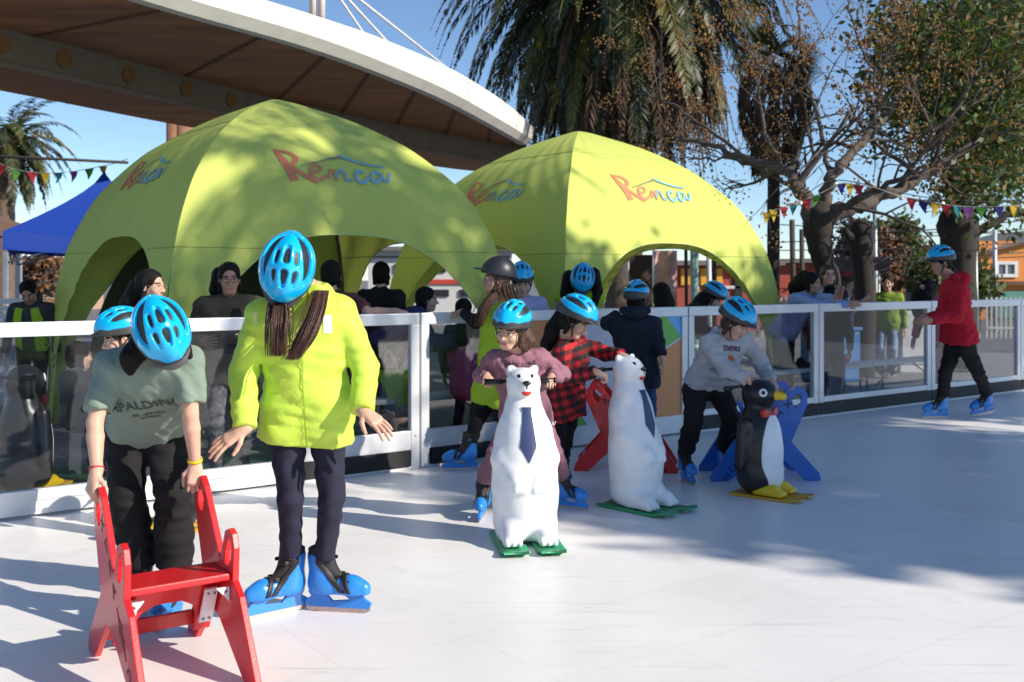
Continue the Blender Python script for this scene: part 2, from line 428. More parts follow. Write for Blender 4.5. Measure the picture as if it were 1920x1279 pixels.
def make_shoe():
    f = U(.05, cap((-.07, 0, .05), (.12, 0, .035), .044, .04), cap((-.06, 0, .06), (-.06, 0, .1), .046, .044))
    V, F = nets(Int(f, half((0, 0, .0), (0, 0, -1))), .01); s = mk('shoe', V, F, cloth('shoe_dark', (.02, .02, .024)), link=False)
    V, F = nets(Int(grow(f, .005), half((0, 0, .018), (0, 0, 1)), half((0, 0, .0), (0, 0, -1))), .01); mk('sole', V, F, cloth('shoe_sole', (.5, .5, .48)), s, link=False)
    return s
def ellz(x, y): return .150*math.sqrt(max(0, 1-(x/.122)**2-(y/.158)**2))
def make_helmet():
    # x right, y forward, z up; origin at the middle of the rim
    E = ell((0, -.004, 0), (.120, .163, .150))
    rib = fnS(lambda p: E.f(p)-.0035*np.cos(p[:, 0]*58)*np.clip(p[:, 2]*14, 0, 1))
    def track(pts, rr):
        q = [(x*.122, y*.158-.004, ellz(x*.122, y*.158)) for x, y in pts]
        return U(.0, *[cap(q[i], q[i+1], rr[i], rr[i+1]) for i in range(len(q)-1)])
    cuts = []
    for sgn in (1, -1):
        cuts.append(track([(.06*sgn, -.84), (.36*sgn, -.72), (.62*sgn, -.42), (.74*sgn, -.05), (.76*sgn, .22), (.68*sgn, .5)], [.010, .020, .025, .025, .019, .006]))
        cuts.append(track([(.35*sgn, -.26), (.38*sgn, .04)], [.014, .013]))
        cuts.append(track([(.40*sgn, .32), (.34*sgn, .64)], [.016, .008]))
    cuts.append(track([(0, -.38), (0, -.02)], [.012, .018])); cuts.append(track([(0, .34), (0, .64)], [.019, .011]))
    low = half((0, 0, .040), (0, -.10, -1))
    zig = fnS(lambda p: .026+.012*np.abs(((p[:, 0]*16) % 1)*2-1)*np.clip(p[:, 1]*12, 0, 1)+.03*np.clip((-p[:, 1]-.03)*4, 0, 1)-p[:, 2])
    shell = Sub(.004, Int(rib, zig), ell((0, -.004, -.004), (.106, .142, .134)), *cuts)
    shell.lo, shell.hi = E.lo-.006, E.hi+.006; shell.lo[2] = .0
    V, F = nets(shell, .0042); hm = mk('helmet', V, F, m_blue, link=False)
    foam = Sub(.0, Int(ell((0, -.004, 0), (.111, .147, .139)), half((0, 0, -.012), (0, 0, -1))), ell((0, -.004, -.02), (.092, .122, .118)))
    V, F = nets(foam, .006); mk('liner', V, F, m_hblack, hm, link=False)
    rim = Int(E, half((0, 0, -.02), (0, .12, -1)), half((0, 0, .040), (0, .0, 1)))
    rim = Sub(.0, rim, ell((0, -.004, -.02), (.098, .132, .15)), ell((0, -.004, .06), (.1, .135, .06)))
    V, F = nets(grow(rim, -.0015), .0055); mk('rim_band', V, F, m_hgrey, hm, link=False)
    vis = Int(ell((0, .10, .018), (.090, .092, .03)), fnS(lambda p: np.abs(p[:, 2]-.020+(p[:, 1]-.12)*.32+(p[:, 0]**2)*2.2)-.004), half((0, .11, 0), (0, -1, 0)))
    V, F = nets(vis, .004); mk('visor', V, F, m_hgrey, hm, link=False)
    st = MB()
    for sg in (1, -1):
        st.tube(curve_pts([(.098*sg, .055, .0), (.088*sg, .035, -.07), (.055*sg, .045, -.14), (.0, .055, -.165)], 5), .006, 6)
        st.tube(curve_pts([(.098*sg, -.075, .0), (.086*sg, -.01, -.06), (.080*sg, .03, -.1)], 5), .005, 6)
    st.box((0, .056, -.165), (.016, .008, .01), bev=.003); st.obj('chin_strap', m_hblack, hm, link=False)
    return hm
def make_round_helmet():
    E = ell((0, -.004, 0), (.122, .146, .142))
    sh = Sub(.003, Int(E, half((0, 0, -.018), (0, .05, -1))), ell((0, -.004, -.01), (.108, .132, .128)))
    brim = Int(ell((0, .13, .03), (.085, .085, .03)), fnS(lambda p: np.abs(p[:, 2]-.026+(p[:, 1]-.12)*.1+(p[:, 0]**2)*3)-.005), half((0, .11, 0), (0, -1, 0)))
    V, F = nets(U(.01, sh, brim), .005); hm = mk('helmet', V, F, M('helmet_matte_black', (.022, .023, .028), .42, .08, 10, .03, 60), link=False)
    fl = []
    for k in range(5):
        a = 2*PI*k/5; fl.append(ell((.113, -.045+.018*math.cos(a), .045+.018*math.sin(a)), (.010, .014, .014)))
    V, F = nets(U(.004, *fl), .004); mk('flower_sticker', V, F, M('flower_pale_pink', (.75, .55, .6), .5, .1), hm, link=False)
    st = MB()
    for sg in (1, -1): st.tube(curve_pts([(.106*sg, .02, .0), (.09*sg, .03, -.07), (.055*sg, .045, -.14), (.0, .055, -.165)], 5), .006, 6)
    st.obj('chin_strap', m_hblack, hm, link=False)
    return hm
SKATE = make_skate(); SHOE = make_shoe(); HELM = make_helmet(); HELM2 = make_round_helmet()

# ------------------------------------------------------------------ anatomy
def frame(fwd, up):
    y = nrm(fwd); z = Vector(up); z = (z-y*z.dot(y)).normalized(); x = y.cross(z)
    return Matrix((x, y, z)).transposed()
def head_sdf(c, Rm, hs):
    Rn = np.array(Rm)
    def w(p): return Vector(c)+Rm@(Vector(p)*hs)
    def e(p, r): return ell(w(p), [q*hs for q in r], Rn)
    def k(a, b, ra, rb): return cap(w(a), w(b), ra*hs, rb*hs)
    s = U(.03*hs, e((0, -.012, .035), (.074, .094, .083)), e((0, .02, -.04), (.060, .070, .082)))
    s = U(.025*hs, s, k((-.018, .062, -.094), (.018, .062, -.094), .019, .019), e((.037, .062, -.03), (.026, .024, .024)), e((-.037, .062, -.03), (.026, .024, .024)))
    s = U(.016*hs, s, k((-.034, .080, .019), (.034, .080, .019), .011, .011))
    s = Sub(.014*hs, s, e((.031, .102, .0), (.017, .016, .011)), e((-.031, .102, .0), (.017, .016, .011)))
    s = U(.012*hs, s, k((0, .088, .005), (0, .109, -.034), .0075, .0125), e((.012, .096, -.037), (.009, .01, .008)), e((-.012, .096, -.037), (.009, .01, .008)))
    s = U(.005*hs, s, k((-.019, .084, -.063), (.019, .084, -.063), .0065, .0065), k((-.015, .083, -.072), (.015, .083, -.072), .0075, .0075))
    s = U(.004*hs, s, e((.031, .080, 0), (.0125, .0125, .0105)), e((-.031, .080, 0), (.0125, .0125, .0105)))
    for sg in (1, -1):
        er = Sub(.006*hs, e((.076*sg, -.008, -.008), (.012, .022, .033)), e((.088*sg, .002, -.006), (.01, .013, .022)))
        s = U(.006*hs, s, er)
    return s
def face_mi(V, F, c, Rm, hs):
    ce = V[F].mean(1); q = (ce-A(c))@np.array(Rm)/hs; ax = np.abs(q[:, 0]); mi = np.zeros(len(F), int)
    fr = q[:, 1] > .055
    mi[fr & (np.abs(q[:, 0]) < .022) & (q[:, 2] > -.0785) & (q[:, 2] < -.058) & (q[:, 1] > .078)] = 1
    mi[fr & (((ax-.031)/.0135)**2+(q[:, 2]/.0068)**2 < 1)] = 2
    mi[fr & (((ax-.031)**2+q[:, 2]**2) < .0066**2)] = 3
    mi[fr & (((ax-.031)/.0155)**2+((q[:, 2]-.0075)/.0032)**2 < 1)] = 4
    mi[fr & (ax > .011) & (ax < .052) & (np.abs(q[:, 2]-.0225-.0025*np.sin((ax-.006)*60)) < .0036)] = 4
    return mi
def hand_sdf(w, d, n, t, s=1., curl=(.25, .35, .3), thumb=.5, spread=.08, per=None):
    """w wrist, d finger direction, n back of the hand, t thumb side"""
    d = nrm(d); n = Vector(n); n = (n-d*n.dot(d)).normalized(); tt = Vector(t); t = d.cross(n); t = t if t.dot(tt) > 0 else -t
    w = Vector(w); pr = []
    K = [(.088, .027, .042, .026, .021, .0082), (.092, .009, .046, .029, .022, .0084), (.088, -.009, .043, .027, .021, .0080), (.079, -.026, .033, .021, .018, .0070)]
    palm = [cap(w-d*.01*s, w+d*.03*s, .024*s, .023*s)]
    for (l, o, *_) in K: palm.append(cap(w+d*.022*s+t*o*.6*s, w+d*l*s+t*o*s, .0145*s, .0118*s))
    body = U(.016*s, *palm); fs = []
    for i, (l, o, a, b, c, r) in enumerate(K):
        cu = per[i] if per else curl
        p = w+d*l*s+t*o*s; dd = (d+t*spread*(1.2-i)*.9).normalized(); ang = 0; q = [p]
        for seg, cc in zip((a, b, c), cu):
            ang += cc; v = dd*math.cos(ang)-n*math.sin(ang); p = p+v*seg*s; q.append(p)
        fs.append(U(.002*s, cap(q[0], q[1], r*1.06*s, r*s), cap(q[1], q[2], r*s, r*.92*s), cap(q[2], q[3], r*.92*s, r*.8*s)))
    b0 = w+d*.026*s+t*.022*s-n*.004*s; v1 = (d*.62+t*.74-n*(.15+thumb*.4)).normalized(); b1 = b0+v1*.036*s
    v2 = (d*(.85)+t*(.5-thumb*.8)-n*(.25+thumb*.5)).normalized(); b2 = b1+v2*.031*s; b3 = b2+(v2*.8+d*.3).normalized()*.022*s
    th = U(.003*s, cap(b0, b1, .0135*s, .0105*s), cap(b1, b2, .0105*s, .0095*s), cap(b2, b3, .0095*s, .008*s))
    hand = U(.006*s, body, th)
    for f in fs: hand = U(.004*s, hand, f)
    return hand
def ik(a, c, l1, l2, hint):
    a, c = Vector(a), Vector(c); d = c-a; L = d.length; d.normalize()
    if L > (l1+l2)*.999: return a+d*L*l1/(l1+l2)
    x = (l1*l1-l2*l2+L*L)/(2*L); h = math.sqrt(max(0, l1*l1-x*x)); hv = Vector(hint); hv = hv-d*hv.dot(d)
    return a+d*x+hv.normalized()*h
def joints(base, H, face=0., lean=0., over=None, crouch=0., hs=None):
    """default standing skeleton; L is the image-left side of a figure facing the camera"""
    a = R(face); f = Vector((math.sin(a), -math.cos(a), 0)); Lv = Vector((-math.cos(a), -math.sin(a), 0)); z = Vector((0, 0, 1)); b = Vector(base)
    J = dict(over or {}); kid = H < 1.45; J['f'] = f; J['Lv'] = Lv; J['H'] = H
    if 'pel' in J and b.length < 1e-6: b = Vector((J['pel'].x, J['pel'].y, 0))
    pel = J.get('pel', b+z*(.52*H-crouch)-f*math.sin(R(lean))*.1*H); sp = z*math.cos(R(lean))+f*math.sin(R(lean)); J['pel'] = pel
    J.setdefault('neck', pel+sp*.315*H); sp = (J['neck']-pel).normalized(); J['sp'] = sp
    sw = .112*H if not kid else .105*H
    J.setdefault('shL', J['neck']-sp*.035*H+Lv*sw); J.setdefault('shR', J['neck']-sp*.035*H-Lv*sw)
    J.setdefault('hu', (z*.7+sp*.3)); J.setdefault('hf', f)
    J['hs'] = hs or (.97 if H > 1.5 else .92); hu = nrm(J['hu'])
    J.setdefault('head', J['neck']+(hu*.6+sp*.4)*(.135*J['hs'])+nrm(J['hf'])*.02)
    J.setdefault('hipL', pel+Lv*.052*H); J.setdefault('hipR', pel-Lv*.052*H)
    gz = .10 if J.get('skates') else .06
    for s_, sg in (('L', 1), ('R', -1)):
        J.setdefault('an'+s_, Vector((b.x, b.y, gz))+Lv*.055*H*sg)
        J.setdefault('wr'+s_, J['sh'+s_]+Vector((0, 0, -.31*H))+Lv*.05*H*sg+f*.02*H)
        if 'el'+s_ not in J: J['el'+s_] = ik(J['sh'+s_], J['wr'+s_], .172*H, .15*H, J.get('eh'+s_, -f+Lv*sg*.4))
        if 'kn'+s_ not in J: J['kn'+s_] = ik(J['hip'+s_], J['an'+s_], .245*H, .24*H, J.get('kh'+s_, f+Lv*sg*.1))
    return J
def torso_sdf(J, t, k=None):
    H = J['H']; s = H/1.68; nk, pel, sL, sR = J['neck'], J['pel'], J['shL'], J['shR']; sp = J['sp']
    k = k or .07*s; mid = (sL+sR)/2; f = J['f']
    a = sL*.62+mid*.38-sp*.05*s; b = sR*.62+mid*.38-sp*.05*s
    hl = J['hipL']*.8+pel*.2; hr = J['hipR']*.8+pel*.2
    fat = J.get('fat', 1.)
    parts = [cap(a, hl+sp*.12*s, .083*s+t, .088*s*fat+t), cap(b, hr+sp*.12*s, .083*s+t, .088*s*fat+t), cap(sL, sR, .052*s+t*.8), cap(mid-sp*.02*s, nk+sp*.0*s, .07*s+t*.5, .058*s+t*.3),
             cap(hl, hr, .095*s*fat+t, .095*s*fat+t), cap(mid-sp*.1*s+f*.03*s, pel+sp*.1*s+f*.03*s*fat, .085*s+t, .09*s*fat+t)]
    return U(k, *parts)
def torso_top(J, t, hem=-.02, flare=0.):
    H = J['H']; s = H/1.68; sp = J['sp']; pel = J['pel']
    parts = [torso_sdf(J, t)]
    if hem < -.03:
        for h_ in ('hipL', 'hipR'): parts.append(cap(J[h_]+sp*.08*s, J[h_]+sp*hem, .1*s+t, .104*s+t+flare))
    return Int(U(.06*s, *parts), half(pel+sp*hem, -sp))
def sleeve_sdf(J, sd, t, frac=1., flare=0.):
    s = J['H']/1.68; a, e, w = J['sh'+sd], J['el'+sd], J['wr'+sd]
    if frac < 1:
        p = a+(e-a)*frac; d = (e-a).normalized()
        return Int(cap(a, p+d*.04, .057*s+t, .052*s+t+flare), half(p, d))
    d = (w-e).normalized(); return Int(U(.03*s, cap(a, e, .056*s+t, .044*s+t), cap(e, w+d*.03, .045*s+t, .034*s+t+flare)), half(w-d*.002, d))
def body_obj(J, mats, parent, res, bare=False, hres=.0042):
    H = J['H']; s = H/1.68; V = []; F = []; MI = []
    def add(V_, F_, mi=None):
        b = sum(len(v) for v in V); V.append(V_); F.append(F_+b); MI.append(np.zeros(len(F_), int) if mi is None else mi)
    core = [torso_sdf(J, -.03)]
    for d in 'LR':
        core += [cap(J['hip'+d], J['kn'+d], .055*s, .034*s), cap(J['kn'+d], J['an'+d], .034*s, .024*s), cap(J['sh'+d], J['el'+d], .042*s, .034*s)]
    add(*nets(U(.04*s, *core), .02))
    Rm = frame(J['hf'], J['hu']); J['Rm'] = Rm; hs = J['hs']; c = J['head']
    hd = head_sdf(c, Rm, hs); base = Vector(c)+Rm@Vector((0, -.025, -.075))*hs
    hd = U(.03*hs, hd, cap(base, J['neck']-J['sp']*.02, .050*hs, .056*hs))
    Vh, Fh = nets(hd, hres); add(Vh, Fh, face_mi(Vh, Fh, c, Rm, hs))
    for d in 'LR':
        hn = J.get('hand'+d); w, e = J['wr'+d], J['el'+d]
        ax = (w-e).normalized()
        arm = U(.008*s, cap(e, e+(w-e)*.3, .037*s, .039*s), cap(e+(w-e)*.3, w, .040*s, .025*s))
        if bare: arm = U(.012*s, cap(J['sh'+d], e, .047*s, .037*s), arm)
        else: arm = cap(w-ax*.09*s, w, .03*s, .025*s)
        if hn is not False:
            hn = dict(hn or {}); dd = hn.pop('d', ax); n = hn.pop('n', J['Lv']*(1 if d == 'L' else -1)); t = hn.pop('t', J['f'])
            arm = U(.018*s, arm, hand_sdf(w, dd, n, t, s=s*(1.0 if H > 1.5 else 1.06), **hn))
        add(*nets(arm, hres if hn is not False else res))
    V = np.concatenate(V); F = np.concatenate(F); MI = np.concatenate(MI)
    return mk('body', V, F, mats, parent, mi=MI)
def hair_obj(J, parent, style, mat, res=.007, flows=(), seed=1):
    c, Rm, hs = J['head'], J['Rm'], J['hs']
    def w(p): return Vector(c)+Rm@(Vector(p)*hs)
    Rn = np.array(Rm)
    s = ell(w((0, -.014, .040)), [q*hs for q in (.085, .102, .092)], Rn)
    s = U(.02, s, ell(w((0, -.045, -.02)), [q*hs for q in (.078, .066, .085 if style != 'short' else .06)], Rn))
    cut = ell(w((0, .104, -.032)), [q*hs for q in (.073, .090, .108)], Rn)
    s = Sub(.012, s, cut)
    if style in ('long', 'bob'):
        for sg in (1, -1): s = U(.015, s, cap(w((.066*sg, -.012, .02)), w((.074*sg, -.014, -.09)), .020*hs, .019*hs))
    for f in flows:
        pts, rad = f; q = [cap(pts[i], pts[i+1], rad[i], rad[i+1]) for i in range(len(pts)-1)]; s = U(.02, s, *q)
    g = waves(seed, .02, .0022, 6, (1, 1, .15)); g2 = waves(seed+7, .06, .0025, 4)
    return sdf_obj('hair', disp(s, lambda p: g(p)+g2(p), .012), res, mat, parent)
def strands(name, mat, parent, roots, paths, n, r=.0035, jit=.012, seed=0, **k):
    """straight hanging hair: many thin tubes following one path bundle"""
    rr = random.Random(seed); m = MB()
    for i in range(n):
        pts = []; w0 = rr.gauss(0, 1), rr.gauss(0, 1), rr.uniform(.88, 1.04)
        for q, (p, wd) in enumerate(paths):
            pts.append(Vector(p)+Vector((w0[0]*wd, w0[1]*wd*.7, 0))+Vector((rr.gauss(0, .002), rr.gauss(0, .002), 0)))
        e = pts[-1]-pts[-2]; pts[-1] = pts[-2]+e*w0[2]
        c = curve_pts(pts, 4); m.tube(c, [r*(1-.65*(j/(len(c)-1))**3) for j in range(len(c))], 5, capped=False)
    return m.obj(name, mat, parent, **k)
def glasses_obj(J, parent, mat=None, w=.027):
    c, Rm, hs = J['head'], J['Rm'], J['hs']; m = MB()
    def wp(p): return Vector(c)+Rm@(Vector(p)*hs)
    for sg in (1, -1):
        ring = [wp((.033*sg+w*math.cos(a), .104-.010*abs(math.cos(a)), -.003+.020*math.sin(a))) for a in np.linspace(0, 2*PI, 19)]
        m.tube(ring, .0017, 6, capped=False)
        m.tube([wp((.059*sg, .095, .004)), wp((.076*sg, .05, .006)), wp((.079*sg, -.01, .002))], .0017, 6)
    m.tube([wp((-.008, .105, .002)), wp((0, .109, .004)), wp((.008, .105, .002))], .0017, 6)
    return m.obj('glasses', mat or M('glasses_frame', (.05, .03, .03), .3), parent)
def put(proto, parent, Mw, k=None):
    """copy a worn prototype onto a person, Mw in world space"""
    return dup(proto, parent=parent, matrix=Matrix.Translation(-org(parent))@Mw)
def put_helmet(J, parent, proto=None, hs=None, dz=.052, tilt=0.):
    c, Rm = J['head'], J['Rm']; k = (hs or J['hs'])*1.0
    T = Matrix.Translation(Vector(c)+Rm@Vector((0, -.008, dz))*J['hs'])@(Rm@Matrix.Rotation(R(tilt), 3, 'X')).to_4x4()@Matrix.Scale(k, 4)
    return put(proto or HELM, parent, T)
def put_foot(J, parent, sd, toe, kind='skate', pitch=0., roll=0., k=1., at=None):
    an = at or J['an'+sd]; t = Vector(toe); t.z = 0; t.normalize()
    Rz = Matrix((t, Vector((0, 0, 1)).cross(t), Vector((0, 0, 1)))).transposed()@Matrix.Rotation(R(pitch), 3, 'Y')@Matrix.Rotation(R(roll), 3, 'X')
    base = Vector((an.x, an.y, 0)) if at is None else Vector(at)
    return put(SKATE if kind == 'skate' else SHOE, parent, Matrix.Translation(base)@Rz.to_4x4()@Matrix.Scale(k, 4))
def person(label, J, skin=None, hair=('short', None, ()), top=None, pants=None, feet='skate', helmet=None, glasses=None, group=None, res=.012, toes=None, fk=1., pitch=(0, 0), bare=False, hres=.0045, name_top='top', name_pants='trousers', hem=-.02, tfrac=1., tl=.012, pl=.008, wr=.006, wl=.11, seed=1, hdz=.052, htilt=0., flare=0., cuffflare=0., legs=True, hk=None, at=(None, None), ridge=False):
    b = Vector((J['pel'].x, J['pel'].y, 0))
    t = thing('person', label, 'person', b, 0, group)
    skin = skin or m_skin; hm = hair[1] or m_hair_d
    if legs and feet == 'skate':
        for i, d in enumerate('LR'):
            if at[i] is not None:
                tt_ = nrm((toes[i].x, toes[i].y, 0)); q_ = at[i]-tt_*.056*fk; J['an'+d] = Vector((q_.x, q_.y, J['an'+d].z))
    body = body_obj(J, [skin, m_lip, m_eyew, m_iris, hm], t, res, bare, hres)
    s = J['H']/1.68
    if top:
        g = waves(seed, wl, wr, 5, (1, 1, 1.2), ridge); g2 = waves(seed+3, wl*.4, wr*.35, 4)
        tp = torso_top(J, tl, hem, flare)
        for d in 'LR': tp = U(.018*s, tp, sleeve_sdf(J, d, tl*.7, tfrac, cuffflare))
        nk = J['neck']; Rm = J['Rm']
        ch = cap(nk+J['sp']*.06, Vector(J['head'])+Rm@Vector((0, -.03, -.06))*J['hs'], .052*J['hs'])
        tp = Sub(.008, disp(tp, lambda p: g(p)+g2(p), wr*2), ch)
        # keep the garment off the face
        tp = Sub(.01, tp, ell(Vector(J['head'])+Rm@Vector((0, .02, -.02))*J['hs'], [.08, .1, .115], np.array(Rm)))
        J['top'] = sdf_obj(name_top, tp, res, top, t)
    if pants and legs:
        g = waves(seed+11, .09, wr*.8, 5, (.6, .6, 1.6)); parts = [cap(J['hipL'], J['hipR'], .088*s+pl), cap(J['pel']+J['sp']*.09*s, J['pel'], .085*s+pl, .09*s+pl)]
        L = U(.05*s, *parts)
        for d in 'LR':
            h_, k_, a_ = J['hip'+d], J['kn'+d], J['an'+d]; dd = (a_-k_).normalized(); cutp = a_+dd*J.get('cuff', -.05)
            lg = Int(U(.010*s, cap(h_, k_, .083*s+pl, .055*s+pl*1.1), cap(k_, a_+dd*.06, .055*s+pl*1.1, .038*s+pl*J.get('pcuff', 1.2))), half(cutp, dd))
            L = U(.025*s, L, lg)
        L = Int(L, half(J['pel']+J['sp']*.10*s, J['sp']))
        J['pants'] = sdf_obj(name_pants, disp(L, g, wr*2), res, pants, t)
    if hair[0]: hair_obj(J, t, hair[0], hm, max(.006, res*.6), hair[2], seed)
    if helmet: put_helmet(J, t, helmet, hk, hdz, htilt)
    if glasses: glasses_obj(J, t, glasses)
    if feet and legs:
        for i, d in enumerate('LR'):
            put_foot(J, t, d, (toes[i] if toes else J['f']), feet, pitch[i], 0, fk*(1 if feet == 'skate' else .95), at[i])
    return t
# ------------------------------------------------------------------ ground, rink, barrier
def BT(t, off=0., z=0.): return Vector((-.7376+.806*t+.592*off, 8.092+.592*t-.806*off, z))   # along the barrier; off > 0 = towards the rink
BD = Vector((.806, .592, 0)); BN = Vector((.592, -.806, 0)); BR = Matrix((BD, Vector((-.592, .806, 0)), Vector((0, 0, 1)))).transposed()
def ground_mats():
    a = M('asphalt', (.16, .158, .16), .9, .22, 6, .3, 160)
    m = M('rink_white_sheet', (.83, .805, .775), .40, .05, 1.3, .05, 40, detail=8); nt = m.node_tree; L = nt.links; bs = nt.nodes['Principled BSDF']
    src = bs.inputs['Base Color'].links[0].from_socket
    tc = _n(nt, 'ShaderNodeTexCoord'); mp = _n(nt, 'ShaderNodeMapping'); mp.inputs['Rotation'].default_value = (0, 0, R(-36)); L.new(tc.outputs['Object'], mp.inputs[0])
    br = _n(nt, 'ShaderNodeTexBrick'); br.inputs['Scale'].default_value = .42; br.inputs['Mortar Size'].default_value = .0022; br.inputs['Color1'].default_value = (1, 1, 1, 1); br.inputs['Color2'].default_value = (.975, .975, .98, 1); br.inputs['Mortar'].default_value = (.91, .91, .915, 1); br.inputs['Mortar Smooth'].default_value = .4
    L.new(mp.outputs[0], br.inputs[0])
    # skate scuffs: thin stretched noise in two directions
    last = br.outputs[0]
    for ang, sc, lo in ((20, (1.2, 26, 1), .62), (-55, (1.0, 30, 1), .64), (75, (6, 60, 1), .66)):
        m2 = _n(nt, 'ShaderNodeMapping'); m2.inputs['Rotation'].default_value = (0, 0, R(ang)); m2.inputs['Scale'].default_value = sc; L.new(tc.outputs['Object'], m2.inputs[0])
        nz = _n(nt, 'ShaderNodeTexNoise'); nz.inputs['Scale'].default_value = 1.; nz.inputs['Detail'].default_value = 5; nz.inputs['Distortion'].default_value = .4; L.new(m2.outputs[0], nz.inputs[0])
        rp = _n(nt, 'ShaderNodeValToRGB'); rp.color_ramp.elements[0].position = lo; rp.color_ramp.elements[0].color = (1, 1, 1, 1); rp.color_ramp.elements[1].position = lo+.14; rp.color_ramp.elements[1].color = (.80, .80, .81, 1); L.new(nz.outputs[0], rp.inputs[0])
        mx = _n(nt, 'ShaderNodeMix', data_type='RGBA', blend_type='MULTIPLY'); mx.inputs[0].default_value = 1; L.new(last, mx.inputs[6]); L.new(rp.outputs[0], mx.inputs[7]); last = mx.outputs[2]
    for sc, lo, dk in ((55, .72, .62), (2.6, .60, .93)):
        nz = _n(nt, 'ShaderNodeTexNoise'); nz.inputs['Scale'].default_value = sc; nz.inputs['Detail'].default_value = 3; L.new(tc.outputs['Object'], nz.inputs[0])
        rp = _n(nt, 'ShaderNodeValToRGB'); rp.color_ramp.elements[0].position = lo; rp.color_ramp.elements[0].color = (1, 1, 1, 1); rp.color_ramp.elements[1].position = lo+.08; rp.color_ramp.elements[1].color = (dk, dk, dk, 1); L.new(nz.outputs[0], rp.inputs[0])
        mx = _n(nt, 'ShaderNodeMix', data_type='RGBA', blend_type='MULTIPLY'); mx.inputs[0].default_value = 1; L.new(last, mx.inputs[6]); L.new(rp.outputs[0], mx.inputs[7]); last = mx.outputs[2]
    mx = _n(nt, 'ShaderNodeMix', data_type='RGBA', blend_type='MULTIPLY'); mx.inputs[0].default_value = 1; L.new(src, mx.inputs[6]); L.new(last, mx.inputs[7]); L.new(mx.outputs[2], bs.inputs['Base Color'])
    return a, m
m_asph, m_rink = ground_mats()
o = mk('ground', [(-400, -200, -.05), (400, -200, -.05), (400, 600, -.05), (-400, 600, -.05)], [(0, 1, 2, 3)], m_asph, smooth=False); tag(o, 'grey asphalt plaza ground around and beyond the skating rink', 'ground', kind='structure')
def sheet(t0, t1, o0, o1, z0, z1):
    q = [BT(t0, o0), BT(t1, o0), BT(t1, o1), BT(t0, o1)]
    return [(p.x, p.y, z1) for p in q]+[(p.x, p.y, z0) for p in q], [(3, 2, 1, 0), (4, 5, 6, 7), (0, 1, 5, 4), (1, 2, 6, 5), (2, 3, 7, 6), (3, 0, 4, 7)]
V, F = sheet(-9, 16, -.05, 14, -.045, 0); o = mk('rink_floor', V, F, m_rink, smooth=False); tag(o, 'white synthetic ice rink floor with scuffs and faint seams', 'rink floor', kind='structure')
V, F = sheet(-9, 4.5, -1.9, -.08, -.046, -.035); o = mk('green_mat', V, F, M('green_carpet', (.035, .13, .05), .95, .25, 30, .5, 300), smooth=False); tag(o, 'green carpet strip laid on the asphalt behind the barrier', 'mat', kind='structure')
HB = 1.222
def barrier(t0, t1, kind, label):
    c = BT((t0+t1)/2); t = thing('barrier_panel', label, 'barrier panel', c, 0, 'rink barrier panels'); g = .008
    pw = .075; fr = MB(); zb = .17 if kind == 'white' else (.30 if kind == 'gate' else .20)
    for tt in (t0+g+pw/2, t1-g-pw/2): fr.box(BT(tt, 0, (HB-.09+.0)/2), (pw/2, .028, (HB-.09)/2), BR, bev=.006)
    fr.box(BT((t0+t1)/2, 0, HB-.045), ((t1-t0)/2-g, .030, .045), BR, bev=.007)
    rails = {'white': [(.018, .16, .028), (.105, .175, .034)], 'gate': [(.15, .30, .027), (.0, .022, .03)], 'kick': [(.155, .215, .027), (.0, .02, .03)], 'ad': [(.02, .19, .027)]}[kind]
    for z0, z1, d in rails: fr.box(BT((t0+t1)/2, 0, (z0+z1)/2), ((t1-t0)/2-g-(pw-.002 if z0 > .03 else 0), d-.003, (z1-z0)/2), BR, bev=.005)
    fr.obj('frame', m_alu, t, smooth=False)
    if kind in ('kick', 'gate'):
        k = MB(); k.box(BT((t0+t1)/2, .004, .088), ((t1-t0)/2-g-(pw+.02 if kind == 'gate' else .002), .034, .064), BR); k.obj('kick_board', m_kick, t, smooth=False)
    z0 = {'white': .175, 'gate': .30, 'kick': .215, 'ad': .19}[kind]; w = (t1-t0)/2-g-pw; cz = (z0+HB-.09)/2; hz = (HB-.09-z0)/2
    if kind == 'ad':
        MBq = MB(); MBq.box(BT((t0+t1)/2, 0, cz), (w+.004, .006, hz+.004), BR); pn = MBq.obj('advert_panel', M('ad_white', (.70, .70, .82), .4, .03), t, smooth=False)
        W, Hh = 2*w, 2*hz
        def poly(name, pts, mat):
            V, F = grid_fill([(x*W, y*Hh) for x, y in pts], .3); V = [BT(t0+g+pw, .0085, z0)+BD*v.x+Vector((0, 0, v.y)) for v in V]; mk(name, V, F, mat, pn, smooth=False)
        poly('colour_shape', [(0, .42), (0, 1), (.30, 1), (.22, .7), (.12, .5)], M('ad_orange', (.72, .28, .10), .4, .04))
        poly('colour_shape', [(0, 0), (.36, 0), (.30, .14), (.24, .3), (.15, .42), (0, .30)], M('ad_green', (.14, .46, .07), .4, .04))
        poly('colour_shape', [(.52, .28), (.60, .62), (.62, 1), (.90, 1), (1, .79), (.74, .56)], M('ad_green', (.14, .46, .07)))
        poly('colour_shape', [(.90, 1), (1, 1), (1, .79)], M('ad_sky_blue', (.12, .45, .80), .4, .04))
        poly('colour_shape', [(.47, 0), (1, 0), (1, .77), (.76, .56), (.52, .27)], M('ad_orange', (.72, .28, .10)))
    else:
        gl = MB(); gl.box(BT((t0+t1)/2, 0, cz), (w+.004, .004, hz+.004), BR); gl.obj('clear_panel', m_glass, t, smooth=False)
    for tt in (t0+g+pw/2, t1-g-pw/2): fb = MB(); fb.tube([BT(tt, .0285, .26), BT(tt, .0315, .26)], .007, 8); fb.obj('bolt', m_bolt, t)
    return t
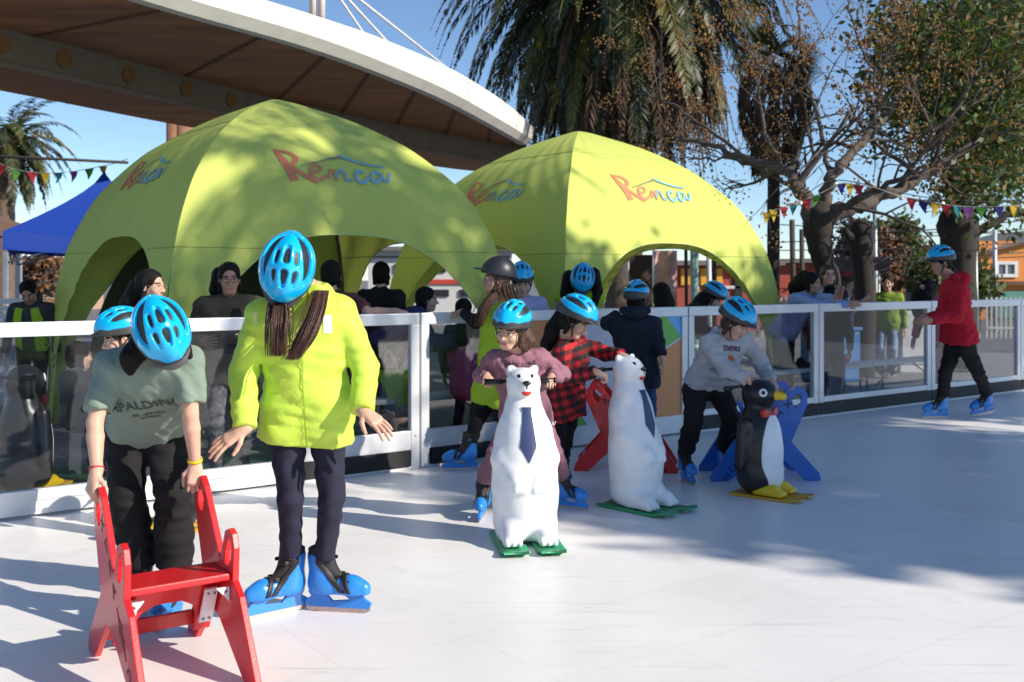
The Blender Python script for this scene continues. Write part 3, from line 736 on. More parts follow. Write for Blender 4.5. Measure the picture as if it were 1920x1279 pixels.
PAN = [(-5.2, -3.15, 'white', 'white framed clear barrier panel, leftmost, cut by the left edge of the photo'), (-3.15, -1.1, 'white', 'clear barrier panel with tall white base behind the boy with the red chair'), (-1.1, 0, 'gate', 'narrow clear barrier gate with black kick board beside the yellow jacket woman'),
       (0, 1, 'gate', 'narrow clear barrier panel behind the woman in the black round helmet'), (1, 3, 'ad', 'barrier panel with orange, green and white advert shapes'), (3, 5, 'kick', 'clear barrier panel behind the boy in the grey sweatshirt'),
       (5, 7.15, 'kick', 'clear barrier panel in front of the pink jacket on the bench'), (7.15, 9.25, 'kick', 'clear barrier panel behind the skater in the red hoodie'), (9.25, 11.3, 'kick', 'clear barrier panel at the right edge of the photo')]
for p in PAN: barrier(*p)

# ------------------------------------------------------------------ lime dome tents
m_tent = M('lime_tent_fabric', (.575, .645, .15), .75, .035, 3, .06, 90, transl=.13, spec=.2)
PR = [(0, 3.37), (.04, 3.355), (.12, 3.30), (.3, 3.16), (.45, 3.00), (.6, 2.80), (.78, 2.44), (.88, 2.1), (.94, 1.8), (.985, 1.4), (1.015, .8), (1.03, 0)]
_cp = curve_pts([(r, z, 0) for r, z in PR], 6)
def ridge(t):
    f = t*(len(_cp)-1); k = min(int(f), len(_cp)-2); p = _cp[k]+(_cp[k+1]-_cp[k])*(f-k); return p.x, p.y
ARC = [(0, 1.94), (.11, 1.885), (.205, 1.78), (.29, 1.66), (.373, 1.47), (.42, 1.23), (.455, .72), (.468, 0)]
def arch(u):
    u = abs(u)
    if u >= .468: return 0.
    return 1.94*math.sqrt(1-(u/.468)**2.8)
    for (a, za), (b, zb) in zip(ARC, ARC[1:]):
        if u <= b: f = (u-a)/(b-a); return za+(zb-za)*(f*.5+.5*f*f*(3-2*f))
    return 0.
TZ = np.array([ridge(i/600)[1] for i in range(601)])
def t_of_z(z): return float(np.interp(-z, -TZ, np.arange(601)))/600
def renca():
    """brush lettering and roof line, in metres about its centre"""
    k = 1.15/530; q = lambda pts: [((x-1180)*k, (310-y)*k) for x, y in pts]
    S_ = [('r', q([(922, 219), (942, 285), (955, 340), (965, 386)]), [.03, .085, .075, .09]), ('r', q([(918, 228), (975, 232), (1006, 258), (985, 292), (950, 312)]), [.03, .04, .05, .045, .03]), ('r', q([(955, 305), (1005, 345), (1068, 384)]), [.05, .055, .05]),
          ('o', q([(1045, 342), (1085, 330), (1104, 308), (1082, 297), (1052, 320), (1052, 358), (1082, 372), (1120, 350)]), .034), ('o', q([(1130, 365), (1140, 330), (1158, 322), (1160, 374)]), .034),
          ('n', q([(1158, 360), (1182, 322), (1202, 326), (1206, 366), (1236, 366)]), .036), ('b', q([(1304, 322), (1282, 314), (1258, 338), (1262, 372), (1292, 372), (1322, 348)]), .036),
          ('b', q([(1388, 326), (1362, 314), (1336, 340), (1344, 370), (1372, 356), (1392, 318)]), .034), ('b', q([(1390, 316), (1392, 352), (1412, 360), (1438, 314)]), .030),
          ('d', q([(1020, 302), (1100, 278), (1165, 256), (1225, 238)]), [.008, .014, .02, .03]), ('b', q([(1215, 226), (1235, 240), (1290, 262), (1345, 276), (1420, 280)]), [.03, .035, .03, .03, .018])]
    return S_
m_logo = {'r': M('logo_red', (.62, .20, .10), .7, .08, 9), 'o': M('logo_orange_red', (.64, .25, .11), .7, .08, 9), 'n': M('logo_grey_blue', (.24, .34, .36), .7, .08, 9), 'b': M('logo_blue', (.22, .42, .50), .7, .08, 9), 'd': M('logo_maroon', (.26, .24, .14), .7, .08, 9)}
def tent(Lx, Ly, label, th=37.8, s=3.45):
    c_, s_ = math.cos(R(th)), math.sin(R(th)); ex = Vector((c_, s_, 0)); ey = Vector((-s_, c_, 0)); L0 = Vector((Lx, Ly, 0)); C = L0+(ex+ey)*s/2
    t = thing('dome_tent', label, 'tent', C, 0, 'lime dome tents'); cs = [L0, L0+ex*s, L0+ex*s+ey*s, L0+ey*s]
    V = []; F = []; NU, NV = 56, 44
    def fp(a, b, out, u, tt, lift=0.):
        r, z = ridge(tt)
        sag = -.10*(1-(2*u)**2)*(r**2)*max(0, min(1, (2.6-z)/1.2))+.07*(1-(2*u)**2)*r*(1 if z > 2.6 else max(0, 1-(2.6-z)/.8))
        p = C+(a*(.5-u)+b*(.5+u))*r+out*sag+Vector((0, 0, z-.05))
        lo = max(0, min(1, (1.8-z)/.5)); p += out*.016*lo*math.sin(u*230+math.sin(z*3)*1.5)       # gathers in the lower leg cloth
        return p+out*(.006*math.sin(u*41+z*9)*math.sin(z*4.1+u*13)+lift)
    for fc in range(4):
        a, b = cs[fc]-C, cs[(fc+1) % 4]-C; out = ((a+b)/2).normalized(); b0 = len(V)
        for i in range(NU+1):
            u = -.5+i/NU; u = math.copysign(abs(u*2)**.85/2, u); za = arch(u); tb = t_of_z(za) if za > 0 else 1.
            for j in range(NV+1):
                V.append(fp(a, b, out, u, tb*(j/NV)**.9))
        for i in range(NU):
            for j in range(NV):
                q = [b0+i*(NV+1)+j, b0+i*(NV+1)+j+1, b0+(i+1)*(NV+1)+j+1, b0+(i+1)*(NV+1)+j]; F.append(q if j else q[1:3]+q[3:]+q[:1])
    can = mk('canopy', V, F, m_tent, t)
    bv = BVHTree.FromPolygons([Vector(v) for v in V], F)
    for fc in range(4):
        a, b = cs[fc]-C, cs[(fc+1) % 4]-C; out = ((a+b)/2).normalized()
        for zz in (1.80, 2.98):
            run = []
            for i in range(161):
                u = -.5+i/160
                if arch(u) < zz-.02: run.append(fp(a, b, out, u, t_of_z(zz), .002))
                if (arch(u) >= zz-.02 or i == 160) and len(run) > 2:
                    sm = MB(); sm.tube(run, .0045, 5); sm.obj('seam', M('tent_seam', (.36, .44, .09), .8), t); run = []
    # piping along the arch edges and the four ridge poles inside
    pole = MB(); pipe = MB()
    for k in range(4):
        a = cs[k]-C; pole.tube([C+a*ridge(i/24)[0]*.985+Vector((0, 0, ridge(i/24)[1]-.09)) for i in range(25)], .022, 8)
    for fc in range(4):
        b0 = fc*(NU+1)*(NV+1); pipe.tube([V[b0+i*(NV+1)+NV] for i in range(NU+1)], .008, 5)
    pole.obj('ridge_pole', M('tent_pole_grey', (.12, .13, .12), .5), t); pipe.obj('edge_piping', M('tent_piping', (.55, .66, .22), .8), t)
    for fc in (0, 3, 1, 2):
        a, b = cs[fc], cs[(fc+1) % 4]; rt = (b-a).normalized(); out = rt.cross(Vector((0, 0, 1))); r = .76
        o_ = C+out*s/2*r+Vector((0, 0, 2.50)); up = (Vector((0, 0, 1))-out*.45)
        lg = {}
        for key, pts, w in renca():
            V2, F2 = stroke(pts, w); lg.setdefault(key, MB()).add(project(V2, o_, rt, up, bv, .006+.0015*len(lg)), F2)
        root = None
        for key, m in lg.items():
            ob = m.obj('logo_letters' if key != 'd' else 'logo_roof_line', m_logo[key], root or t); root = root or ob
    return t
T1 = tent(-2.72, 8.05, 'lime dome tent with shadow bands, left of the other and nearer')
tent(.525, 10.3, 'brightly sunlit lime dome tent with bare arch, right of the other')

def added_dark_wall(t, i, Lx, Ly, th=37.8, s=3.45):
    c_, s_ = math.cos(R(th)), math.sin(R(th)); ex = Vector((c_, s_, 0)); ey = Vector((-s_, c_, 0)); L0 = Vector((Lx, Ly, 0)); C = L0+(ex+ey)*s/2; cs = [L0, L0+ex*s, L0+ex*s+ey*s, L0+ey*s]; a, b = cs[i]-C, cs[(i+1) % 4]-C; V = []; F = []; n = 60
    for k in range(n+1):
        u = -.47+.94*k/n; zt = arch(u)+.12; p = C+(a*(.5-u)+b*(.5+u))*.90; w_ = ((a+b).normalized())*.02*math.sin(u*38)
        for j in range(7): V.append(p+w_*(1-j/6)+Vector((0, 0, -.04+(zt+.04)*j/6)))
    for k in range(n):
        for j in range(6): F.append((k*7+j, k*7+j+1, k*7+8+j, k*7+7+j))
    mk('added_dark_cloth', V, F, M('tent_unlit_dark_green', (.035, .05, .02), .9, .1), t)  # sheet added to darken the far arch; unlit interior put into its colour
added_dark_wall(T1, 2, -2.72, 8.05)

# ------------------------------------------------------------------ elevated cable stayed walkway
def walkway():
    hz = 4.5; k = (hz-1.5)*1920
    def U_(x, y, z=hz): return P(x, y, (z-1.5)*1920/(521-y))
    edge = [U_(-420, -260), U_(-60, -120), U_(300, 0), U_(560, 75), U_(700, 125), U_(830, 180), U_(930, 234), U_(985, 266)]
    far = [U_(-700, -60), U_(-300, 0), U_(0, 55), U_(430, 165), U_(640, 213), U_(800, 245), U_(930, 270), U_(985, 276)]
    E = curve_pts(edge, 8); Fa = curve_pts(far, 8)
    t = thing('elevated_walkway', 'curved elevated concrete walkway with brown underside above the tents', 'footbridge', (E[20].x, E[20].y, 0))
    V = E+Fa; n = len(E); F = [(i, i+1, n+i+1, n+i) for i in range(n-1)]
    Vt = [v+Vector((0, 0, .25)) for v in V]; b = len(V)
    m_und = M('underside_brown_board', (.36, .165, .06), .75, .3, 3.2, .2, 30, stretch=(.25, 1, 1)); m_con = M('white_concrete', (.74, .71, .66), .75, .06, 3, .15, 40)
    mk('deck', V+Vt, F+[tuple(i+b for i in f)[::-1] for f in F], [m_und], t, smooth=False)
    # ribs between the underside boards
    rb = MB()
    for i in range(2, n-1, 5): rb.bar(E[i]*.97+Fa[i]*.03-Vector((0, 0, .008)), E[i]*.03+Fa[i]*.97-Vector((0, 0, .008)), .05, .02)
    rb.obj('underside_joint', M('joint_brown', (.16, .075, .035), .8), t, smooth=False)
    # white fascia: solid with a lip, taller towards its far end
    hs = [.34, .32, .285, .30, .36, .41, .42, .30]; H_ = curve_pts([(h, 0, 0) for h in hs], 8); m = MB(); V = []; out = []
    for i, p in enumerate(E):
        d = (E[min(i+1, n-1)]-E[max(i-1, 0)]).normalized(); o_ = Vector((d.y, -d.x, 0)); h = H_[i].x
        V += [p+o_*.03-Vector((0, 0, .07)), p+o_*.16+Vector((0, 0, .05)), p+o_*.20+Vector((0, 0, h)), p-o_*.05+Vector((0, 0, h)), p-o_*.05+Vector((0, 0, .26)), p-o_*.12-Vector((0, 0, .07))]
    F = []
    for i in range(n-1):
        for j in range(6): F.append((i*6+j, i*6+(j+1) % 6, i*6+6+(j+1) % 6, i*6+6+j))
    F.append(tuple(range(6))[::-1]); F.append(tuple((n-1)*6+j for j in range(6)))
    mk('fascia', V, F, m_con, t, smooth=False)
    # far girder with round ports and its flange
    g = MB(); V = []
    for i, p in enumerate(Fa):
        d = (Fa[min(i+1, n-1)]-Fa[max(i-1, 0)]).normalized(); o_ = Vector((d.y, -d.x, 0))
        V += [p+o_*.05+Vector((0, 0, .0)), p+o_*.0-Vector((0, 0, .39)), p+o_*.1-Vector((0, 0, .41)), p+o_*.1-Vector((0, 0, .47)), p-o_*1.3-Vector((0, 0, .47)), p-o_*1.3+Vector((0, 0, .25)), p+Vector((0, 0, .25))]
    F = []; MI = []
    for i in range(n-1):
        for j in range(7): F.append((i*7+j, i*7+(j+1) % 7, i*7+7+(j+1) % 7, i*7+7+j)); MI.append(1 if j == 3 else 0)
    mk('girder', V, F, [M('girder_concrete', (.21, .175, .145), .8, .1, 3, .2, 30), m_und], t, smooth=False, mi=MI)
    c_px = lambda p: p.x/p.y*1920+960
    acc = 0; last = Fa[0]
    for i in range(1, n-1):
        acc += (Fa[i]-Fa[i-1]).length
        if acc > .86 and i > 6 and c_px(Fa[i]) < 432:
            acc = 0; d = (Fa[i+1]-Fa[i-1]).normalized(); o_ = Vector((d.y, -d.x, 0)); c = Fa[i]+o_*.03-Vector((0, 0, .19)); pt = MB(); pt.tube([c-o_*.03, c+o_*.022], .115, 20); pt.obj('round_port', M('port_ochre', (.24, .12, .04), .6), t, smooth=False)
    # mast pair and stay cables standing on the deck
    ms = MB(); b0 = E[30]*.6+Fa[30]*.4; D = 14.
    for x in (588, 604): ms.tube([P(x-2, 46, D), P(x, -40, D), P(x+3, -420, D)], .05, 12)
    ms.obj('mast', M('mast_white', (.72, .66, .62), .5), t)
    top = P(597, -62, D)
    for (x, y) in ((686, 70), (742, 92), (900, 160)):
        a = min(E, key=lambda p: abs((p.x/p.y*1920+960)-x)); c = MB(); c.tube([a+Vector((0, 0, .4)), top], .018, 6); c.obj('stay_cable', M('cable_white', (.7, .7, .7), .5), t)
    pl = MB()
    for x in (326, 345): pl.tube([P(x, 218, 19.5), Vector((P(x, 215, 19.5).x, 19.5, 0))], .14, 14)
    pl.obj('support_column', M('column_brown', (.26, .13, .075), .8, .15), t)
    return t
walkway()
# ------------------------------------------------------------------ vegetation
def quads(C, D, N, ln, wd):
    """one quad per row: centre C, long axis D, normal N"""
    D = D/np.linalg.norm(D, axis=1)[:, None]; X = np.cross(D, N); X /= np.maximum(np.linalg.norm(X, axis=1), 1e-6)[:, None]
    a = D*(ln/2)[:, None]; b = X*(wd/2)[:, None]
    V = np.stack([C-a, C-a*.1+b, C+a, C-a*.1-b], 1).reshape(-1, 3); n = len(C)
    return V, np.arange(4*n).reshape(n, 4)
def leaves(pts, n, spread, size, rng, asp=.5, down=.3):
    pts = np.array([A(p) for p in pts]); C = pts.repeat(n, 0)+rng.normal(size=(len(pts)*n, 3))*spread
    D = rng.normal(size=C.shape); D[:, 2] -= down; N = rng.normal(size=C.shape); s = size*rng.uniform(.6, 1.4, len(C))
    return quads(C, D, N, s, s*asp)
def blobs(pts, n, spread, size, rng):
    """berries: small octahedra"""
    pts = np.array([A(p) for p in pts]); C = pts.repeat(n, 0)+rng.normal(size=(len(pts)*n, 3))*spread; s = size*rng.uniform(.7, 1.3, len(C))
    o = np.array([(1, 0, 0), (-1, 0, 0), (0, 1, 0), (0, -1, 0), (0, 0, 1), (0, 0, -1)], float)
    V = (C[:, None, :]+o[None]*s[:, None, None]).reshape(-1, 3); f = np.array([(0, 2, 4), (2, 1, 4), (1, 3, 4), (3, 0, 4), (2, 0, 5), (1, 2, 5), (3, 1, 5), (0, 3, 5)])
    return V, (f[None]+6*np.arange(len(C))[:, None, None]).reshape(-1, 3)
def twig(m, p, d, ln, r, depth, rr, tips, droop=.0, kids=(2, 4), wig=.35):
    pts = [Vector(p)]; d = d.normalized(); n = 4
    for i in range(n):
        d = (d+Vector((rr.gauss(0, wig), rr.gauss(0, wig), rr.gauss(0, wig)-droop))*.45).normalized(); pts.append(pts[-1]+d*ln/n)
    m.tube(pts, [r*(1-.55*i/n) for i in range(n+1)], 5 if r < .03 else 7, capped=False)
    if depth <= 0: tips.append(pts[-1]); tips.append(pts[-2]); return
    for _ in range(rr.randint(*kids)):
        i = rr.randint(2, n); a = (pts[i]-pts[i-1]).normalized(); s = Vector((rr.gauss(0, 1), rr.gauss(0, 1), rr.gauss(0.15, .8))).normalized()
        twig(m, pts[i], a*.7+s*.75, ln*rr.uniform(.5, .75), r*.5, depth-1, rr, tips, droop, kids, wig)
def limb_tree(name, label, cat, trunk, limbs, mats, rng_seed, TW=.55, depth=2, tl=1.1, berry=None, leaf=None, group=None, droop=.02):
    rr = random.Random(rng_seed); rng = np.random.default_rng(rng_seed); b = trunk[0][0]
    t = thing(name, label, cat, (b.x, b.y, 0), 0, group); m = MB(); tips = []
    tp = curve_pts([p for p, _ in trunk], 5); rs = np.interp(np.linspace(0, len(trunk)-1, len(tp)), range(len(trunk)), [r for _, r in trunk])
    m.tube(tp, [r*(1+rr.uniform(-.06, .06)) for r in rs], 14)
    br = MB()
    for pts, r0, r1, nt_ in limbs:
        c = curve_pts(pts, 6); n = len(c)
        c = [p+Vector((rr.gauss(0, .02), rr.gauss(0, .03), rr.gauss(0, .02))) if 0 < i < n-1 else p for i, p in enumerate(c)]
        br.tube(c, [(r0+(r1-r0)*i/(n-1))*.76 for i in range(n)], 9)
        for k in range(int(nt_*TW)):
            i = rr.randint(int(n*.25), n-1); dd = (c[min(i+1, n-1)]-c[i-1]).normalized(); s = Vector((rr.gauss(0, 1), rr.gauss(0, .8), rr.gauss(.35, .8))).normalized()
            twig(br, c[i], dd*.5+s*.8, tl*rr.uniform(.6, 1.3), max(.012, (r0+(r1-r0)*i/(n-1))*.4), depth, rr, tips, droop)
    m.obj('trunk', mats[0], t); br.obj('branches', mats[1] if len(mats) > 1 else mats[0], t)
    if berry and tips:
        sel = [p for p in tips if rr.random() < berry.get('p', .8)]
        V, F = blobs(sel, berry['n'], berry['spread'], berry['size'], rng); mk('berry_clusters', V, F, berry['mat'], t, smooth=False, mi=(np.repeat(rng.integers(0, len(berry['mat']), len(F)//8), 8)))
    if leaf:
        pts = list(leaf['pts']) if 'pts' in leaf else [p for p in tips if rr.random() < leaf.get('p', .8)]
        V, F = leaves(pts, leaf['n'], leaf['spread'], leaf['size'], rng, leaf.get('asp', .5)); mk('crown', V, F, leaf['mat'], t, smooth=False, mi=rng.integers(0, len(leaf['mat']), len(F)))
    return t
def frond(c, az, el, ln, rng, droop=1.0, leaf=.42, nl=44, w=.035, hang=.5):
    """arching feather frond: rachis points + drooping leaflets"""
    d = np.array([math.cos(az)*math.cos(el), math.sin(az)*math.cos(el), math.sin(el)]); n = 12; p = A(c); pts = [p.copy()]; ds = [d.copy()]
    for i in range(n):
        d = d+np.array([0, 0, -droop*(.10+.13*i/n)]); d /= np.linalg.norm(d); p = p+d*ln/n; pts.append(p.copy()); ds.append(d.copy())
    pts = np.array(pts); ds = np.array(ds); u = np.linspace(.12, 1, nl); f = u*n; k = np.minimum(f.astype(int), n-1); fr = (f-k)[:, None]
    C = pts[k]*(1-fr)+pts[k+1]*fr; T = ds[k]*(1-fr)+ds[k+1]*fr; up = np.array([0, 0, 1.]); side = np.cross(T, up); side /= np.maximum(np.linalg.norm(side, axis=1), 1e-6)[:, None]
    nn = np.cross(side, T); Vs = []; Fs = []; b = 0; ll = leaf*(np.sin(np.clip(u*1.05, 0, 1)*PI*.86+.35))*rng.uniform(.85, 1.15, nl)
    for sg in (1, -1):
        D = side*sg*.75+T*.6+nn*.12+np.array([0, 0, -hang])+rng.normal(size=C.shape)*.08; D /= np.linalg.norm(D, axis=1)[:, None]
        V, F = quads(C+D*(ll/2)[:, None], D, nn+rng.normal(size=C.shape)*.3, ll, np.full(nl, w)); Vs.append(V); Fs.append(F+b); b += len(V)
    return pts, np.concatenate(Vs), np.concatenate(Fs)
def palm(name, label, base, top, r, n, ln, mats, seed, skirt=40, skl=3., leaf=.45, nl=44, w=.04, els=(1.2, -.9), group=None):
    rng = np.random.default_rng(seed); t = thing(name, label, 'palm tree', (base.x, base.y, 0), 0, group); m = MB(); k = 26
    pts = [base.lerp(top, i/k) for i in range(k+1)]; m.tube(pts, [r*(1+.05*(i % 2)) for i in range(k+1)], 16); m.obj('trunk', M('palm_trunk', (.14, .10, .07), .95, .35, 14, .6, 30), t)
    Vs = []; Fs = []; MI = []; b = 0; rac = MB()
    for i in range(n):
        q = i/n; el = els[0]+(els[1]-els[0])*q+rng.normal()*.08; az = i*2.399963+rng.normal()*.15
        p, V, F = frond(A(top)+np.array([math.cos(az), math.sin(az), 0])*r*.6, az, el, ln*rng.uniform(.85, 1.1), rng, 1.15, leaf, nl, w); rac.tube(p, [.030*(1-.85*j/(len(p)-1)) for j in range(len(p))], 5, capped=False)
        Vs.append(V); Fs.append(F+b); b += len(V); MI += [0 if rng.random() < .5 else (1 if rng.random() < .7 else 2)]*len(F)
    mk('crown', np.concatenate(Vs), np.concatenate(Fs), mats[:3], t, smooth=False, mi=MI); rac.obj('frond_stems', mats[2], t)
    if skirt:
        Vs = []; Fs = []; b = 0
        for i in range(skirt):
            az = rng.uniform(0, 2*PI); rd = r+rng.uniform(.1, .9); c = A(top)+np.array([math.cos(az)*rd, math.sin(az)*rd, rng.uniform(-.9, .1)])
            p, V, F = frond(c, az, -1.15+rng.normal()*.12, skl*rng.uniform(.6, 1.05), rng, .6, leaf*.8, 26, w*.9, 1.4); Vs.append(V); Fs.append(F+b); b += len(V)
        mk('dead_frond_skirt', np.concatenate(Vs), np.concatenate(Fs), mats[3], t, smooth=False)
    return t
m_pf = [M('palm_leaf_dark', (.020, .034, .012), .5, .3, 5, transl=.15), M('palm_leaf_olive', (.075, .085, .016), .5, .3, 5, transl=.25), M('palm_leaf_yellow', (.20, .15, .025), .55, .3, 5, transl=.25), M('palm_dead_leaf', (.085, .05, .03), .9, .4, 5, transl=.1)]
m_bark = M('bark_dark_grey', (.026, .020, .016), .95, .35, 9, .8, 22, stretch=(1, 1, .3)); m_twig = M('twig_grey', (.085, .065, .055), .9, .3, 8)
m_berry = [M('berry_amber', (.30, .13, .025), .5, .2, 9), M('berry_brown', (.20, .085, .03), .6, .2, 9), M('berry_straw', (.34, .20, .06), .6, .2, 9)]
m_gold = M('leaf_golden', (.22, .13, .025), .6, .25, 4, transl=.3)
m_leafg = [M('leaf_mid_green', (.075, .135, .022), .55, .25, 4, transl=.3), M('leaf_dark_green', (.025, .052, .014), .55, .25, 4, transl=.25), M('leaf_olive', (.10, .10, .02), .6, .25, 4, transl=.3)]
def vegetation():
    palm('feather_palm_tree', 'tall feather palm with brown hanging skirt behind the right tent', P(1165, 560, 24).xy.to_3d(), P(1165, -75, 24), .5, 240, 5.1, m_pf, 3, 220, 5.0, .62, 56, .068, (1.25, -1.25))
    palm('feather_palm_tree', 'distant feather palm at the left edge above the blue canopy', P(8, 560, 40).xy.to_3d(), P(8, 268, 40), .38, 70, 2.9, m_pf, 4, 16, 2.2, .5, 34, .07, (1.3, -.85))
    # fan palm: stiff radiating blades and a thatch skirt
    rng = np.random.default_rng(8); c = P(1452, 120, 18); t = thing('fan_palm_tree', 'fan palm with shaggy brown thatch between the feather palm and the bare tree', 'palm tree', (c.x, c.y, 0)); m = MB()
    m.tube([Vector((c.x-.03, c.y, 0)), Vector((c.x-.02, c.y, 1.6)), c], [.12, .11, .1], 12); m.obj('trunk', m_bark, t); Vs = []; Fs = []; b = 0; sv = []; sf = []; sb = 0
    for i in range(36):
        az = i*2.4; el = rng.uniform(-.5, 1.1); d = np.array([math.cos(az)*math.cos(el), math.sin(az)*math.cos(el), math.sin(el)]); o_ = A(c)+d*.45; sd = np.cross(d, [0, 0, 1.]); sd /= np.linalg.norm(sd); up = np.cross(sd, d); a = np.linspace(-1.25, 1.25, 15)
        D = np.cos(a)[:, None]*d+np.sin(a)[:, None]*(sd*.8+up*.3); V, F = quads(o_+D*.22, D, np.tile(up, (15, 1)), np.full(15, .46), np.full(15, .04)); Vs.append(V); Fs.append(F+b); b += len(V)
    mk('crown', np.concatenate(Vs), np.concatenate(Fs), m_pf[0], t, smooth=False)
    C = []; 
    for i in range(900):
        h = rng.uniform(0, 1); a = rng.uniform(0, 2*PI); rd = .55*math.sin(min(1, .25+h)*PI*.8)+.05; C.append(A(c)+np.array([math.cos(a)*rd, math.sin(a)*rd, -h*1.9]))
    C = np.array(C); D = rng.normal(size=C.shape)*.25+np.array([0, 0, -1.]); V, F = quads(C, D, rng.normal(size=C.shape), np.full(len(C), .5), np.full(len(C), .05)); mk('dead_frond_skirt', V, F, m_pf[3], t, smooth=False)
    # bare tree with amber berries
    Y = 14.; q = lambda *L: [P(x, y, Y+(L_[2] if len(L_) > 2 else 0)) for L_ in L for x, y in [L_[:2]]]
    b = P(1548, 600, Y); b.z = 0
    trunk = [(b, .20), (P(1555, 540, Y), .155), (P(1546, 497, Y), .15), (P(1537, 460, Y), .17), (P(1534, 428, Y), .2), (P(1537, 402, Y), .23), (P(1542, 380, Y), .14)]
    limbs = [(q((1520, 420), (1503, 360), (1470, 320, .6), (1400, 300, 1.2), (1330, 272, 1.9), (1265, 262, 2.4)), .15, .025, 12), (q((1548, 400), (1552, 350), (1575, 310), (1650, 235, .4), (1725, 120, .8), (1800, -10, 1)), .13, .035, 15),
             (q((1550, 410), (1600, 388), (1665, 368, .3), (1735, 326, .6), (1800, 285, .8), (1870, 225, 1), (1960, 160, 1.2)), .15, .04, 16), (q((1545, 395), (1610, 372, -.3), (1665, 345, -.5), (1740, 310, -.9)), .09, .03, 8),
             (q((1560, 330), (1545, 260, .2), (1520, 170, .5), (1500, 90, .7), (1496, -30, 1)), .05, .016, 12), (q((1470, 320), (1435, 245), (1418, 150, .6), (1400, 60, .9)), .045, .014, 12), (q((1400, 300, 1.2), (1320, 238, 1.8), (1250, 190, 2.2), (1195, 175, 2.6)), .04, .012, 8),
             (q((1503, 360), (1430, 318, 1.2), (1360, 295, 2.0), (1290, 300, 2.6)), .05, .014, 8), (q((1640, 245, .4), (1640, 150, .2), (1600, 50, .1), (1585, -40, 0)), .03, .012, 9), (q((1735, 326, .6), (1790, 200, .3), (1850, 90, .2), (1880, -20, 0)), .05, .015, 12)]
    limb_tree('berry_tree', 'bare forked tree with amber berry clusters right of the tents', 'tree', trunk, limbs, [m_bark, m_twig], 21, depth=2, tl=1.0, berry=dict(n=15, spread=.085, size=.017, mat=m_berry, p=.36))
    # sawn stump trunk beside it
    Y = 15.5; b = P(1618, 600, Y); b.z = 0; m = MB(); pts = [b, P(1622, 560, Y), P(1618, 500, Y), P(1612, 450, Y), P(1615, 425, Y), P(1618, 414, Y)]; m.tube(curve_pts(pts, 4), list(np.interp(np.linspace(0, 5, 21), range(6), [.17, .16, .155, .17, .15, .08])), 12); m.tube([P(1600, 450, Y), P(1590, 440, Y-.2), P(1584, 430, Y-.3)], [.08, .06, .04], 8)
    m.solo('tree_stump', m_bark, 'dark sawn off tree trunk standing right of the forked tree', 'tree trunk')
    # leafy tree at right
    Y = 17.; b = P(1800, 600, Y); b.z = 0; rng = np.random.default_rng(12)
    trunk = [(b, .28), (P(1800, 500, Y), .26), (P(1795, 420, Y), .33), (P(1796, 385, Y), .22), (P(1800, 300, Y), .2)]
    limbs = [(q((1820, 450, 3), (1850, 425, 3), (1885, 405, 3), (1960, 392, 3)), .13, .08, 5), (q((1800, 330, 3), (1820, 220, 3.2), (1850, 120, 3), (1870, -20, 3)), .16, .06, 10), (q((1800, 310, 3), (1770, 220, 3), (1740, 130, 3), (1735, 20, 3)), .12, .04, 10), (q((1805, 300, 3), (1860, 240, 2.5), (1930, 190, 2), (2000, 160, 2)), .1, .04, 8)]
    pts = []
    for (x, y, rx, ry, n) in ((1700, 70, 55, 45, 26), (1760, 60, 70, 60, 40), (1850, 40, 80, 60, 60), (1790, 140, 70, 50, 48), (1880, 130, 60, 60, 46), (1735, 130, 45, 40, 22), (1660, 150, 30, 25, 8), (1810, 215, 60, 45, 38), (1880, 230, 60, 50, 36), (1835, 300, 60, 40, 26), (1900, 320, 40, 40, 16), (1740, 205, 40, 30, 14), (1680, 215, 28, 25, 8), (1815, 355, 30, 25, 12), (1960, 80, 60, 90, 30)):
        for _ in range(n): pts.append(P(x+rng.normal()*rx*.6, y+rng.normal()*ry*.6, Y+rng.normal()*1.2))
    limb_tree('leafy_tree', 'dense green leafy tree at the upper right with low side branch', 'tree', trunk, limbs, [m_bark], 31, depth=2, tl=1.3, leaf=dict(pts=pts, n=58, spread=.27, size=.125, mat=m_leafg+m_leafg[:1]+m_leafg+[m_gold]))
    # far greenery beyond the plaza
    for i, (x, y0, y1, wpx, Y, mat, lab) in enumerate(((1692, 420, 520, 42, 38, m_leafg, 'tall dark green tree beyond the plaza, left of the orange house'), (1655, 445, 540, 34, 36, [m_twig, m_berry[1]], 'thin leafless brownish tree beyond the plaza'), (1645, 430, 500, 12, 44, m_leafg, 'narrow conifer peeping out left of the dark tree'), (1745, 505, 545, 24, 34, m_leafg[1:], 'low dark bush beside the red hoodie skater'), (1828, 520, 560, 22, 30, m_leafg, 'small light green shrub in front of the orange house'), (75, 485, 545, 75, 42, [m_twig, m_berry[1]], 'bare brown shrubbery under the blue canopy'), (1600, 420, 520, 26, 40, [m_twig], 'pale leafless tree behind the sawn trunk'))):
        r_ = np.random.default_rng(50+i); b = P(x, y1, Y); t = thing('background_tree', lab, 'tree', (b.x, b.y, -.05)); m = MB(); m.tube([Vector((b.x, b.y, -.05)), P(x, (y0+y1)/2, Y)], [.16, .08], 8); m.obj('trunk', m_bark, t)
        C = []
        for _ in range(90):
            f = r_.uniform(0, 1); C.append(P(x+r_.normal()*wpx*.42*math.sin((.18+.8*f)*PI)**.7, y1+(y0-y1)*f, Y+r_.normal()*.5))
        V, F = leaves(C, 26, .22, .26, r_); mk('crown', V, F, mat, t, smooth=False, mi=r_.integers(0, len(mat), len(F)))
vegetation()
